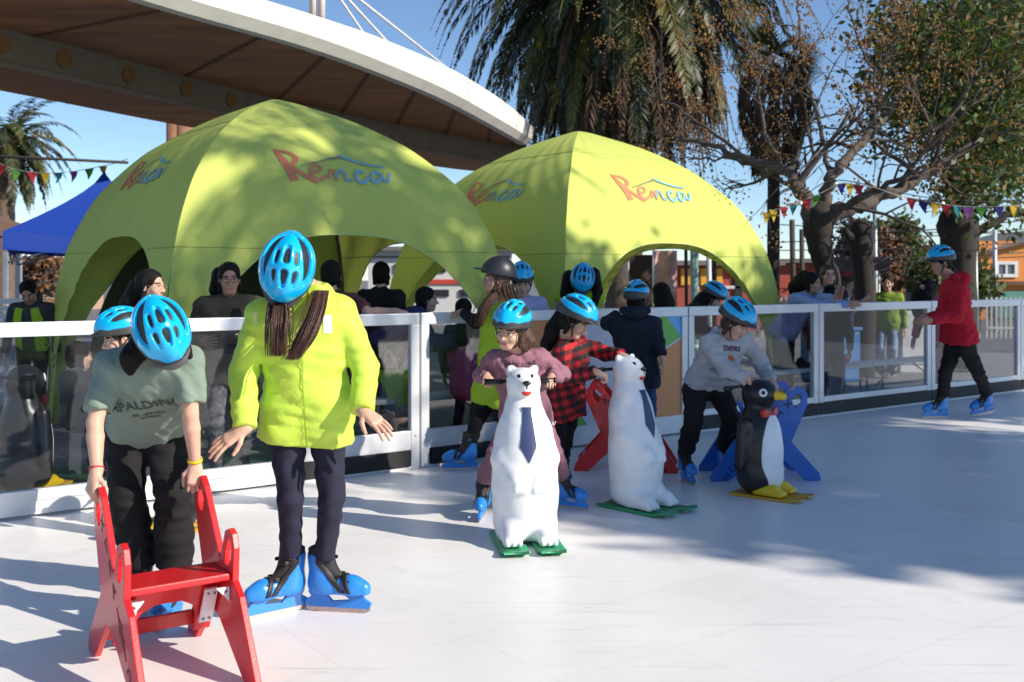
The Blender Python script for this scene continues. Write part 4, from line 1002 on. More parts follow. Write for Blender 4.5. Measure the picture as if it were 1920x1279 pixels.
SHADE = [(16.6, 1.3, 8.2, (3.4, 2.5, 1.5), 250, 'tall leafy shade tree right of the rink, outside the frame'), (13.4, 4.5, 8.0, (2.3, 1.7, 1.0), 260, 'smaller leafy shade tree nearer the barrier, outside the frame'), (16.4, 7.0, 8.0, (2.5, 1.6, 1.0), 260, 'leafy shade tree farthest along the barrier line, outside the frame')]
def shade_trees():
    """tall trees standing right of the frame: they throw the shade on the rink and the bands on the left tent"""
    for i, (x, y, h, rr_, n, lab) in enumerate(SHADE):
        rng = np.random.default_rng(70+i); b = Vector((x, y, -.05)); t = thing('shade_tree', lab, 'tree', b, 0); m = MB(); m.tube([b, Vector((x, y, h*.55)), Vector((x, y, h))], [.3, .22, .08], 10)
        for k in range(9):
            a = k*2.4; m.tube([Vector((x, y, h*.6+k*.15)), Vector((x+math.cos(a)*rr_[0]*.7, y+math.sin(a)*rr_[1]*.7, h+rr_[2]*.3*math.sin(k)))], [.1, .03], 6)
        m.obj('trunk', m_bark, t); C = []
        for _ in range(n):
            d = rng.normal(size=3); d /= np.linalg.norm(d); d *= rng.uniform(.35, 1)**.5; C.append((x+d[0]*rr_[0], y+d[1]*rr_[1], h+d[2]*rr_[2]))
        V, F = leaves(C, 60, .26, .24, rng); mk('crown', V, F, m_leafg, t, smooth=False, mi=rng.integers(0, 3, len(F)))
_st = shade_trees
def shade_trees():
    _st()
    palm('shade_palm_tree', 'tall feather palm right of the rink, outside the frame', Vector((12.6, 2.9, -.05)), Vector((12.6, 2.9, 11.6)), .3, 36, 3.7, m_pf, 9, 0, 2., .5, 40, .075, (1.2, -.9))
# ------------------------------------------------------------------ skating aids: local forward is -Y, the back of the figure at y = 0
def q3(f, s, z): return Vector((s, -f, z))
def conform(sdf, outline, z0, step=.02, off=.003, x0=0., front=True):
    """patch laid on the front of a shape (outline in s,z about x0,z0), marched along +Y"""
    V, F = grid_fill(outline, step); P_ = np.array([(v.x+x0, -.75, v.y+z0) for v in V], dtype=np.float32)
    for _ in range(90): P_[:, 1] += np.clip(sdf.f(P_)*.7, -.05, .05)
    e = 2e-3; g = np.stack([sdf.f(P_+np.eye(3, dtype=np.float32)[i]*e)-sdf.f(P_-np.eye(3, dtype=np.float32)[i]*e) for i in range(3)], 1); g /= np.linalg.norm(g, axis=1)[:, None]+1e-9
    return P_+g*off, F
def ski_pair(parent, mat, L0=-.02, L1=.50, gap=.10, w=.062, wave=.5):
    for sg in (1, -1):
        V = []; n = 22
        for i in range(n+1):
            f = L0+(L1-L0)*i/n; u = i/n
            z = .014+.03*max(0, u-.80)*5*math.sin((u-.80)*5*2.2)*wave if u > .8 else .014
            ww = w*(1-.25*max(0, u-.85)*4)
            for s_, dz in ((-ww, .006*wave), (-ww*.35, 0), (ww*.35, 0), (ww, .006*wave)):
                V.append(q3(f, sg*gap+s_, z+dz))
            for s_, dz in ((ww, -.012), (-ww, -.012)): V.append(q3(f, sg*gap+s_, z+dz))
        F = []
        for i in range(n):
            for j in range(6): F.append((i*6+j, i*6+(j+1) % 6, i*6+6+(j+1) % 6, i*6+6+j))
        F.append(tuple(range(6))); F.append(tuple(n*6+j for j in range(6))[::-1])
        sk = mk('ski', V, F, mat, parent, local=True)
        b = MB(); b.box(q3((L0+L1)*.5, sg*gap, .003), (.006, (L1-L0)*.45, .004)); b.obj('runner', m_steel, sk, local=True)
def handlebar(parent, f, z, half_l, mat=None, r=.013):
    m = MB(); m.tube([q3(f, -half_l+.03, z), q3(f, half_l-.03, z)], r*.8, 10); hb = m.obj('handlebar', mat or m_black, parent, local=True)
    for sg in (1, -1):
        m = MB(); m.tube([q3(f, sg*(half_l-.10), z), q3(f, sg*half_l, z)], [r*1.25, r*1.25], 12); m.tube([q3(f, sg*(half_l-.003), z), q3(f, sg*(half_l+.006), z)], r*1.5, 12); m.obj('grip', m_black, hb, local=True)
def make_bear():
    t = thing('polar_bear_skating_aid', '', 'skating aid', (0, 0, 0), 0, 'polar bear skating aids')
    C = lambda a, b, ra, rb=None: cap(q3(*a), q3(*b), ra, rb)
    E = lambda c, r: ell(q3(*c), (r[1], r[0], r[2]))
    b = U(.10, E((.175, 0, .27), (.165, .188, .29)), E((.145, 0, .50), (.13, .155, .24)), C((.115, 0, .62), (.108, 0, .84), .108, .088))
    b = U(.05, b, E((.165, .0, .10), (.155, .172, .10)))
    b = U(.05, b, E((.105, 0, .885), (.095, .086, .066)))
    b = U(.035, b, C((.14, 0, .872), (.205, 0, .858), .056, .036), C((.17, 0, .835), (.198, 0, .826), .03, .024))
    for sg in (1, -1):
        b = U(.02, b, Sub(.008, E((.085, .066*sg, .942), (.018, .026, .026)), E((.105, .066*sg, .945), (.012, .015, .016))))
        b = U(.035, b, C((.13, .09*sg, .62), (.18, .128*sg, .46), .055, .056), C((.18, .128*sg, .46), (.29, .062*sg, .36), .054, .044))
        paw = C((.298, .062*sg, .36), (.312, .052*sg, .33), .046, .04)
        for k in (-1, 0, 1): paw = U(.012, paw, E((.334, (.052+k*.024)*sg, .312), (.02, .014, .022)))
        b = U(.025, b, paw)
        foot = U(.03, C((.24, .088*sg, .075), (.335, .096*sg, .058), .078, .058))
        for k in (-1, 0, 1): foot = U(.012, foot, E((.38, (.096+k*.034)*sg, .04), (.03, .02, .026)))
        b = U(.035, b, foot)
    body = Int(b, half((0, 0, .022), (0, 0, -1)))
    g = waves(4, .13, .0018, 4); bodyd = disp(body, g)
    V, F = nets(bodyd, .0085); mk('body', V, F, m_white, t, local=True)
    # navy tie laid on the chest
    tie = [(-.03, .19), (.03, .19), (.022, .165), (.045, -.02), (.0, -.105), (-.045, -.02), (-.022, .165)]
    V, F = conform(body, [(x, z) for x, z in tie], .555, .016, .004); mk('tie', V, F, m_navy, t, local=True)
    for sg in (1, -1):
        V, F = conform(body, circ(0, 0, .0085, .0095, 12), .913, .01, .003, .036*sg); e = mk('eye', V, F, m_black, t, local=True)
        V, F = nets(ell(q3(.181, .033*sg, .917), (.004, .004, .004)), .002); mk('eye_glint', V, F, m_white, e, local=True)
    V, F = nets(U(.008, ell(q3(.236, 0, .879), (.024, .014, .014)), cap(q3(.238, 0, .87), q3(.238, 0, .85), .005)), .004); mk('nose', V, F, m_black, t, local=True)
    V, F = nets(U(.005, ell(q3(.222, .0, .826), (.027, .014, .019))), .004); mk('mouth', V, F, m_redp, t, local=True)
    handlebar(t, -.012, .865, .20); ski_pair(t, m_green, -.01, .53, .098, .078, .8)
    return t
def make_penguin():
    t = thing('penguin_skating_aid', '', 'skating aid', (0, 0, 0), 0, 'penguin skating aids')
    C = lambda a, b, ra, rb=None: cap(q3(*a), q3(*b), ra, rb)
    E = lambda c, r: ell(q3(*c), (r[1], r[0], r[2]))
    b = U(.09, E((.165, 0, .30), (.155, .165, .30)), C((.15, 0, .48), (.14, 0, .62), .10, .075), E((.165, 0, .12), (.14, .15, .1)))
    head = E((.165, 0, .70), (.128, .108, .098)); body = Int(U(.045, b, head), half((0, 0, .022), (0, 0, -1)))
    full = body
    for sg in (1, -1): full = U(.03, full, Int(U(.04, C((.12, .145*sg, .50), (.10, .185*sg, .22), .05, .036)), fnS(lambda p, sg=sg: np.abs(p[:, 0]*sg-.172+(p[:, 2]-.36)*.02)-.032)))
    V, F = nets(disp(full, waves(6, .12, .001, 4)), .0085); mk('body', V, F, m_black, t, local=True)
    bel = Int(grow(body, .0035), fnS(lambda p: ((p[:, 0]/.142)**2+((p[:, 2]-.285)/.285)**2-1)*.08), fnS(lambda p: p[:, 1]+.12), half((0, 0, .56), (0, 0, 1)), half((0, 0, .03), (0, 0, -1)))
    V, F = nets(bel, .007); mk('belly', V, F, m_white, t, local=True)
    V, F = nets(U(.01, C((.285, 0, .695), (.335, 0, .69), .036, .022), E((.335, 0, .69), (.022, .02, .026))), .005); mk('beak', V, F, m_yellow, t, local=True)
    for sg in (1, -1):
        nrm_ = Vector((.80*sg, -.58, .14)).normalized(); c = q3(.165, 0, .70)
        pts = np.array([A(c+nrm_*k) for k in np.linspace(.06, .16, 400)], dtype=np.float32); d = full.f(pts); p = Vector(pts[np.argmin(np.abs(d))].tolist())
        Rr = nrm_.to_track_quat('Z', 'Y').to_matrix()
        V, F = nets(ell(p, (.029, .029, .009), np.array(Rr)), .0035); e = mk('eye', V, F, m_white, t, local=True)
        V, F = nets(ell(p+nrm_*.006, (.0155, .0155, .007), np.array(Rr)), .003); mk('pupil', V, F, m_black, e, local=True)
    bt = U(.006, ell(q3(.262, 0, .565), (.016, .014, .016)), *[Int(C((.255, 0, .565), (.235, .085*sg, .575), .008, .032), fnS(lambda p: np.abs(p[:, 1]+.245+np.abs(p[:, 0])*-.12)-.016)) for sg in (1, -1)])
    V, F = nets(bt, .005); mk('bow_tie', V, F, m_redp, t, local=True)
    ft = []
    for sg in (1, -1):
        ft.append(C((.20, .07*sg, .055), (.31, .085*sg, .045), .062, .05))
        for k in (-1, 0, 1): ft.append(E((.355, (.085+k*.034)*sg, .038), (.032, .02, .02)))
    V, F = nets(Int(U(.02, *ft), half((0, 0, .022), (0, 0, -1))), .007); mk('feet', V, F, m_yellow, t, local=True)
    handlebar(t, -.005, .735, .17); ski_pair(t, m_ochre, .0, .50, .085, .062, .4)
    return t
PANEL = [(0, 0), (-.005, .03), (.165, .30), (.235, .345), (.225, .47), (.245, .52), (.285, .535), (.325, .52), (.385, .40), (.575, .65), (.62, .685), (.665, .675), (.70, .63), (.70, .55), (.585, .285), (.79, .055), (.80, .0), (.69, 0), (.495, .185), (.40, .17), (.12, 0)]
def make_chair(mat, matd, label, writing=True):
    """u runs from the long front foot (0) to the tall rear handle; built with u along +Y, panels split along X"""
    t = thing('skating_support_frame', label, 'skating aid', (0, 0, 0), 0, 'board skating support frames'); sep = .20
    slot1 = [(.585, .60), (.625, .635), (.655, .62), (.655, .57), (.62, .535), (.60, .54)]; slot2 = [(.255, .475), (.275, .505), (.30, .495), (.325, .44), (.33, .395), (.295, .39), (.262, .42)]
    V, F = prism([PANEL, slot1, slot2], .026, .004)
    for sg in (1, -1):
        W = [Vector((sg*sep+v[2], v[0], v[1])) for v in V]; pn = mk('side_panel', W, F, mat, t, smooth=False, local=True)
        if writing:
            # letters cut along the long diagonal, read from the handle down on the -X side
            d = Vector((-.60, -.70)).normalized(); words = [('X', 0), ('T', .10), ('R', .19), ('A', .28), ('I', .53), ('C', .61), ('E', .69)]; start = Vector((.555, .555)); nr = Vector((d.y, -d.x))
            for ch, k in words:
                V2, F2 = text_mesh(ch, .075, .0015); c = start+d*k
                for v in V2: pass
                W2 = [Vector((sg*(sep+.0142), c.x+(nr.x*v.x*-1+d.x*-v.y), c.y+(nr.y*v.x*-1+d.y*-v.y))) for v in V2]
                if sg > 0: W2 = [Vector((sg*(sep+.0142), c.x+(nr.x*v.x+d.x*-v.y), c.y+(nr.y*v.x+d.y*-v.y))) for v in V2]
                mk('letter', W2, F2, matd, pn, smooth=False, local=True)
            mkk = [(-.006, .0), (-.035, .06), (-.012, .055), (-.02, .10), (.0, .125), (.02, .10), (.012, .055), (.035, .06), (.006, 0), (.004, -.04), (-.004, -.04)]
            c = start+d*.435; V2, F2 = grid_fill(mkk, .5); W2 = [Vector((sg*(sep+.0142), c.x+nr.x*v.x+d.x*(v.y-.05), c.y+nr.y*v.x+d.y*(v.y-.05))) for v in V2]; mk('arrow_mark', W2, F2, matd, pn, smooth=False, local=True)
    m = MB(); m.box((0, .375, .352), (sep-.014, .125, .013), Matrix.Rotation(R(-3), 3, 'X'), bev=.006); seat = m.obj('seat', mat, t, smooth=False, local=True)
    # aprons with an arch cut below the seat
    ap = [(-.186, .315), (-.186, .0), (-.12, .0), (-.12, .10), (-.10, .17), (-.05, .21), (.05, .21), (.10, .17), (.12, .10), (.12, .0), (.186, .0), (.186, .315)]
    ap = [(x, z*.72+.095) for x, z in ap]
    V, F = prism([ap], .022, .003); mk('apron', [Vector((v[0], .40+(v[1]-.3)*-.55+v[2], v[1])) for v in V], F, mat, t, smooth=False, local=True)
    for sg in (1, -1):
        m = MB(); Rx = Matrix.Rotation(R(28), 3, 'X')
        m.box((sg*.152, .415, .215), (.026, .006, .085), Rx, bev=.002); br = m.obj('bracket_plate', m_white, t, smooth=False, local=True)
        for dz in (-.065, .065):
            for dx in (-.012, .012): b = MB(); c = Vector((sg*.152+dx, .415, .215))+Rx@Vector((0, -.007, dz)); b.tube([c, c+Rx@Vector((0, -.004, 0))], .006, 8); b.obj('bolt', m_bolt, br, local=True)
        V, F = prism([[(0, 0), (.05, 0), (0, -.055)]], .012, .001); m = MB(); m.add([Vector((sg*(.183-v[0]), .265+v[2], .318+v[1])) for v in V], F if sg > 0 else F); cb = m.obj('corner_bracket', m_white, t, smooth=False, local=True); b = MB(); b.tube([(sg*.168, .255, .303), (sg*.168, .260, .303)], .006, 8); b.obj('bolt', m_bolt, cb, local=True)
    m = MB(); m.box((0, .735, .075), (sep-.014, .011, .03), bev=.004); m.obj('rear_stretcher', mat, t, smooth=False, local=True)
    return t
def aids():
    b = make_bear(); b.name = 'polar_bear_skating_aid'; c = G(987, 1022)
    b['label'] = 'white polar bear aid pushed by the child in mauve, facing the camera'
    o2 = G(1186, 938)
    b2 = dup(b, label='white polar bear aid seen from its side, pushed by the child in red plaid')
    # placed by the back of the figure; the nose points along the heading
    def place(o, x, y, head, k=1.): o.location = (x, y, 0); o.rotation_euler = (0, 0, R(head)); o.scale = (k, k, k)
    place(b, -.01+.06, 6.02, 8, 1.03); place(b2, .69, 6.85, 44, 1.03)
    p = make_penguin(); p['label'] = 'black and white penguin aid with red bow tie, held by the boy in grey'
    place(p, 1.585, 7.19, 52, 1.)
    p2 = dup(p, label='penguin aid standing behind the clear panel at the left edge, seen from behind'); place(p2, -3.42, 6.95, 172, 1.12)
    p3 = dup(p, label='penguin aid with yellow feet, hidden behind the legs of the boy in the green tee'); place(p3, -1.87, 6.15, -70, .8)
    r = make_chair(m_red, m_redd, 'red board support frame with seat, gripped by the boy in the green tee')
    r.location = (-1.085, 3.60, 0); r.rotation_euler = (0, 0, R(34.5)); r.scale = (1, 1, 1)
    r2 = dup(r, label='red board support frame standing behind the side facing polar bear'); r2.location = (1.30, 8.05, 0); r2.rotation_euler = (0, 0, R(82))
    bl = make_chair(m_bboard, m_bboardd, 'blue board support frame standing behind the penguin aid')
    bl.location = (1.46, 7.75, 0); bl.rotation_euler = (0, 0, R(-88)); bl.scale = (1.02, 1.02, 1.02)
aids()
# ------------------------------------------------------------------ plaza furniture and far buildings
def bench(a, b, label, h=.44, w=.30):
    a, b = Vector(a), Vector(b); c = (a+b)/2; t = thing('bench', label, 'bench', (c.x, c.y, -.05), 0, 'white folding benches'); d = (b-a).normalized(); n = Vector((-d.y, d.x, 0)); Rm = Matrix((d, n, Vector((0, 0, 1)))).transposed(); L = (b-a).length
    m = MB(); m.box(Vector((c.x, c.y, h-.02)), (L/2, w/2, .022), Rm, bev=.008); m.obj('seat', M('bench_white', (.72, .73, .75), .5, .06), t, smooth=False)
    for k in (-1, 1):
        for s in (-1, 1):
            m = MB(); e = c+d*k*(L/2-.22)+n*s*w*.38; m.tube([Vector((e.x, e.y, h-.03)), Vector((e.x, e.y, -.05))], .013, 8); m.obj('leg', M('bench_leg_grey', (.16, .17, .19), .5), t)
        m = MB(); e = c+d*k*(L/2-.22); f = c+d*k*(L/2-.75); m.tube([Vector((e.x, e.y, .12)), Vector((f.x, f.y, h-.05))], .009, 6); m.obj('brace', M('bench_leg_grey', (.16, .17, .19)), t)
bench(BT(3.1, -.75), BT(4.95, -.75), 'white folding bench behind the boy in the grey sweatshirt')
bench(BT(5.05, -.75), BT(6.9, -.75), 'white folding bench under the pink jacket')
bench(BT(7.0, -.8), BT(8.8, -.8), 'white folding bench behind the skater in the red hoodie')
bench(BT(-.1, -1.0), BT(1.75, -1.0), 'white folding bench behind the woman in the black round helmet')
def lump(name, label, cat, parts, mat, h=.012, k=.05, seed=3, amp=.01, group=None):
    s = disp(U(k, *parts), waves(seed, .1, amp, 5)); V, F = nets(s, h); return solo(name, V, F, mat, label, cat, group)
b0 = BT(6.15, -.74); z = .445
lump('jacket', 'crumpled bright pink jacket lying on the white bench', 'jacket', [cap(b0+BD*-.20+Vector((0, 0, z+.06)), b0+BD*-.10+Vector((0, 0, z+.26)), .06, .075), cap(b0+BD*-.10+Vector((0, 0, z+.26)), b0+BD*.12+Vector((0, 0, z+.27)), .075, .09), cap(b0+BD*.12+Vector((0, 0, z+.27)), b0+BD*.25+Vector((0, 0, z+.07)), .09, .08), cap(b0+BD*.2+Vector((0, 0, z+.05)), b0+BD*.34+Vector((0, 0, z+.05)), .06)], cloth('pink_cloth', (.68, .03, .17)))
for i, (k, lab) in enumerate(((-.62, 'dark shoe on the white bench, farther left of the pair'), (-.42, 'dark shoe on the white bench, closer to the pink jacket'))):
    c = b0+BD*k; o = dup(SHOE, loc=(c.x, c.y, z-.02), rz=R(36)); o.name = 'shoe'; tag(o, lab, 'shoe', 'shoes on the bench')
lump('bag', 'dark patterned bag beside the pink jacket on the bench', 'bag', [cap(b0+BD*-.22+BN*.05+Vector((0, 0, z+.06)), b0+BD*.02+BN*.05+Vector((0, 0, z+.05)), .06)], M('bag_dark', (.06, .06, .065), .8, .8, 40))
c = BT(8.75, -2.6); m = MB(); m.box((c.x, c.y, .33), (.34, .3, .38), BR, bev=.05); m.box((c.x, c.y, .735), (.36, .32, .03), BR, bev=.02); m.solo('storage_bin', M('bin_blue', (.02, .10, .26), .5), 'blue plastic bin behind the rightmost barrier panels', 'bin', smooth=False)
c = P(1706, 560, 17); m = MB(); m.box((c.x, c.y, .45), (.28, .3, .5), None, bev=.02); m.box((c.x, c.y-.31, .5), (.24, .008, .4)); m.solo('white_cabinet', M('cabinet_white', (.6, .6, .6), .5), 'white cabinet standing far behind the red hoodie skater', 'cabinet', smooth=False)
# blue pop up canopy and a brown one behind it
def canopy(label, C, v, ze, zp, mat, name='pop_up_canopy', valance=.22):
    t = thing(name, label, 'canopy', (C.x, C.y, -.05), 0, None); C = Vector((C.x, C.y, 0)); v = Vector((v[0], v[1], 0)); cs = [C+v, C+Vector((-v.y, v.x, 0)), C-v, C+Vector((v.y, -v.x, 0))]
    V = []; F = []; n = 10
    for k in range(4):
        a, b = cs[k], cs[(k+1) % 4]; b0 = len(V)
        for i in range(n+1):
            for j in range(n+1):
                e = a.lerp(b, i/n); f = j/n; zz = zp+(ze-zp)*(f**.72); sag = -.05*math.sin(PI*i/n)*f; V.append(C.lerp(e, f)+Vector((0, 0, zz+sag)))
        for i in range(n):
            for j in range(n): F.append((b0+i*(n+1)+j, b0+i*(n+1)+j+1, b0+(i+1)*(n+1)+j+1, b0+(i+1)*(n+1)+j))
        b1 = len(V)
        for i in range(n+1):
            e = a.lerp(b, i/n); s = -.05*math.sin(PI*i/n); V += [e+Vector((0, 0, ze+s)), e+Vector((0, 0, ze-valance+s))]
        for i in range(n): F.append((b1+2*i, b1+2*i+1, b1+2*i+3, b1+2*i+2))
    mk('roof', V, F, mat, t)
    for k in range(4):
        m = MB(); m.box(cs[k]*.97+C*.03+Vector((0, 0, ze/2-.05)), (.022, .022, ze/2)); m.obj('leg', M('canopy_leg', (.42, .44, .5), .4, metal=.3), t, smooth=False)
    m = MB()
    for k in range(4):
        a, b = cs[k]*.97+C*.03, cs[(k+1) % 4]*.97+C*.03; q = a.lerp(b, .5); m.tube([a+Vector((0, 0, ze-.05)), q+Vector((0, 0, ze-.38)), b+Vector((0, 0, ze-.05))], .012, 6); m.tube([a+Vector((0, 0, ze-.38)), q+Vector((0, 0, ze-.05)), b+Vector((0, 0, ze-.38))], .012, 6)
    m.obj('truss', M('canopy_truss', (.2, .21, .24), .5), t)
canopy('royal blue pop up canopy left of the lime tents', Vector((-5.5, 13.8)), (-.62, -1.5), 2.06, 2.93, M('canopy_blue', (.012, .06, .42), .65, .06, transl=.25))
canopy('brown canopy roof behind the blue canopy at the left edge', Vector((-12.6, 22.)), (-1.2, -1.9), 2.75, 3.6, M('canopy_brown', (.17, .10, .06), .8, .1, transl=.15), valance=.3)
# slatted white bench-like rack under the blue canopy
m = MB(); 
for k in range(5): m.box(P(18, 565+k*14, 11.5), (.22, .03, .028))
m.box(P(18, 588, 11.6)-Vector((.2, 0, .45)), (.02, .02, .75)); m.box(P(18, 588, 11.6)+Vector((.2, 0, -.45)), (.02, .02, .75)); m.solo('slatted_screen', M('slat_white', (.7, .7, .68), .6), 'white slatted screen at the left edge under the blue canopy', 'screen', smooth=False)
# bunting
FC = [M('flag_red', (.42, .02, .035), .8, .1, transl=.3), M('flag_yellow', (.62, .42, .03), .8, .1, transl=.3), M('flag_teal', (.01, .20, .24), .8, .1, transl=.3), M('flag_purple', (.22, .05, .28), .8, .1, transl=.3), M('flag_green', (.10, .32, .05), .8, .1, transl=.3), M('flag_navy', (.03, .03, .22), .8, .1, transl=.3), M('flag_orange', (.6, .22, .02), .8, .1, transl=.3)]
def bunting(label, pts, Y, flags, size):
    t = thing('bunting', label, 'bunting', P(*pts[0], Y)); c = curve_pts([P(x, y, Y) for x, y in pts], 10); m = MB(); m.tube(c, .006, 5); m.obj('string', M('string_grey', (.3, .3, .28), .8), t); rr = random.Random(len(flags))
    for x, k in flags:
        p = min(c, key=lambda q: abs(q.x/q.y*1920+960-x)); h = size*.5; d = Vector((1, rr.uniform(-.4, .4), rr.uniform(-.12, .12))).normalized(); sw = rr.uniform(-.05, .05)
        V = [p-d*h, p+d*h, p+d*h*.5+Vector((0, .012, -size*.55)), p-d*h*.5+Vector((0, .012, -size*.55)), p+Vector((sw, sw, -size*1.15))]; Vb = [v+Vector((0, .004, 0)) for v in V]
        mk('flag', V+Vb, [(0, 1, 2, 3), (3, 2, 4), (6, 5, 8, 7), (7, 8, 9), (0, 5, 6, 1), (0, 3, 8, 5), (1, 6, 7, 2), (3, 4, 9, 8), (2, 7, 9, 4)], FC[k], t, smooth=False)
bunting('string of small triangular flags above the blue canopy at left', [(-30, 292), (30, 318), (110, 324), (200, 310), (240, 298)], 18, [(5, 0), (32, 4), (58, 0), (86, 1), (111, 2), (137, 3), (164, 4), (190, 6)], .175)
bunting('string of triangular flags rising from the right tent to the forked tree', [(1425, 402), (1470, 388), (1530, 366), (1575, 345), (1600, 346), (1640, 352), (1690, 370)], 13.2, [(1436, 1), (1452, 1), (1470, 0), (1490, 2), (1512, 0), (1532, 4), (1577, 5), (1594, 1), (1612, 0)], .135)
bunting('string of triangular flags across the trunk of the leafy tree', [(1680, 366), (1710, 372), (1775, 384), (1850, 388), (1990, 380)], 13.4, [(1711, 0), (1735, 5), (1753, 1), (1773, 0), (1795, 2), (1815, 3), (1842, 4), (1871, 5), (1897, 1), (1925, 0)], .15)
t = thing('festoon_lights', 'string of round festoon bulbs above the flags at right', 'string lights', P(1560, 335, 13.8)); c = curve_pts([P(x, y, 13.8) for x, y in ((1500, 372), (1567, 338), (1690, 362), (1767, 374), (1845, 378), (1915, 378), (2000, 370))], 10); m = MB(); m.tube(c, .007, 5); m.obj('cable', M('cable_dark', (.05, .05, .05), .7), t)
for x in (1495, 1567, 1690, 1767, 1845, 1915):
    p = min(c, key=lambda q: abs(q.x/q.y*1920+960-x)); m = MB(); m.tube([p, p-Vector((0, 0, .035))], .014, 8); sk = m.obj('socket', m_black, t); V, F = nets(ell(p-Vector((0, 0, .062)), (.034, .034, .038)), .012); mk('bulb', V, F, M('bulb_glass', (.8, .76, .68), .15, .03), sk)
# poles and wires
def pole(label, pts, r, mat, name='pole', cat='pole'):
    m = MB(); m.tube(pts, r, 10); b = pts[0]; m.tube([b, b+Vector((0, 0, .12))], (r if not hasattr(r, '__len__') else r[0])*1.6, 10); return m.solo(name, mat, label, cat)
m_pg = M('pole_pale_grey', (.52, .54, .54), .5, .08, metal=.2); m_pd = M('pole_wood_dark', (.06, .045, .035), .9)
def gp(x, Y): return Vector(((x-960)*Y/1920, Y, -.05))
m = MB(); b = gp(1456, 19); pts = [b, P(1454, 450, 19), P(1452, 400, 19)]; m.tube(pts, [.07, .055, .045], 10); m.tube(curve_pts([P(1452, 400, 19), P(1456, 372, 19), P(1470, 358, 19), P(1492, 352, 19)], 5), .03, 8); m.tube(curve_pts([P(1452, 400, 19), P(1449, 372, 19), P(1444, 362, 19)], 5), .03, 8); m.box(P(1496, 352, 19), (.14, .06, .03), bev=.01); m.solo('street_lamp', M('lamp_white', (.68, .7, .7), .4), 'white curved street lamp right beside the right lime tent', 'street lamp')
pole('pale grey light pole standing between the sawn trunk and the dark green tree', [gp(1643, 20), P(1640, 385, 20)], [.05, .04], m_pg)
pole('thin dark utility pole left of the forked tree', [gp(1488, 34), P(1485, 412, 34)], .09, m_pd, 'utility_pole'); pole('wooden utility pole just left of the forked trunk', [gp(1505, 30), P(1503, 430, 30)], .07, m_pd, 'utility_pole')
pole('grey lamp pole in front of the orange house', [gp(1866, 30), P(1865, 432, 30)], .06, m_pg); pole('slim grey post between leafy tree and orange house', [gp(1832, 26), P(1829, 470, 26)], .045, m_pg); pole('pale green post seen under the arch of the right tent', [gp(1303, 22), P(1302, 466, 22)], .095, M('post_green', (.30, .42, .34), .5))
pole('thin white post seen under the arch of the right tent', [gp(1331, 24), P(1329, 480, 24)], .06, m_pg); pole('dark thin post under the arch, left of the green post', [gp(1288, 20), P(1286, 466, 20)], .035, m_pd); pole('dark thin post under the arch, right of the white post', [gp(1340, 20), P(1339, 470, 20)], .05, m_pd)
m = MB()
for x0, y0, x1, y1, Y in ((1440, 455, 1990, 425, 33), (1440, 487, 1990, 470, 33), (1440, 494, 1990, 478, 33), (1440, 420, 1990, 440, 36), (1600, 440, 1990, 405, 30), (1440, 470, 1990, 452, 35)): m.tube([P(x0, y0, Y), P((x0+x1)/2, (y0+y1)/2+5, Y), P(x1, y1, Y)], .018, 5)
m.solo('overhead_wires', m_pd, 'bundle of thin overhead wires crossing the sky at right', 'wires')
m = MB(); m.tube([P(-60, 291, 24), P(80, 297, 24), P(240, 305, 24)], .035, 6); m.solo('overhead_cable', m_pd, 'single dark cable crossing the sky above the left bunting', 'cable')
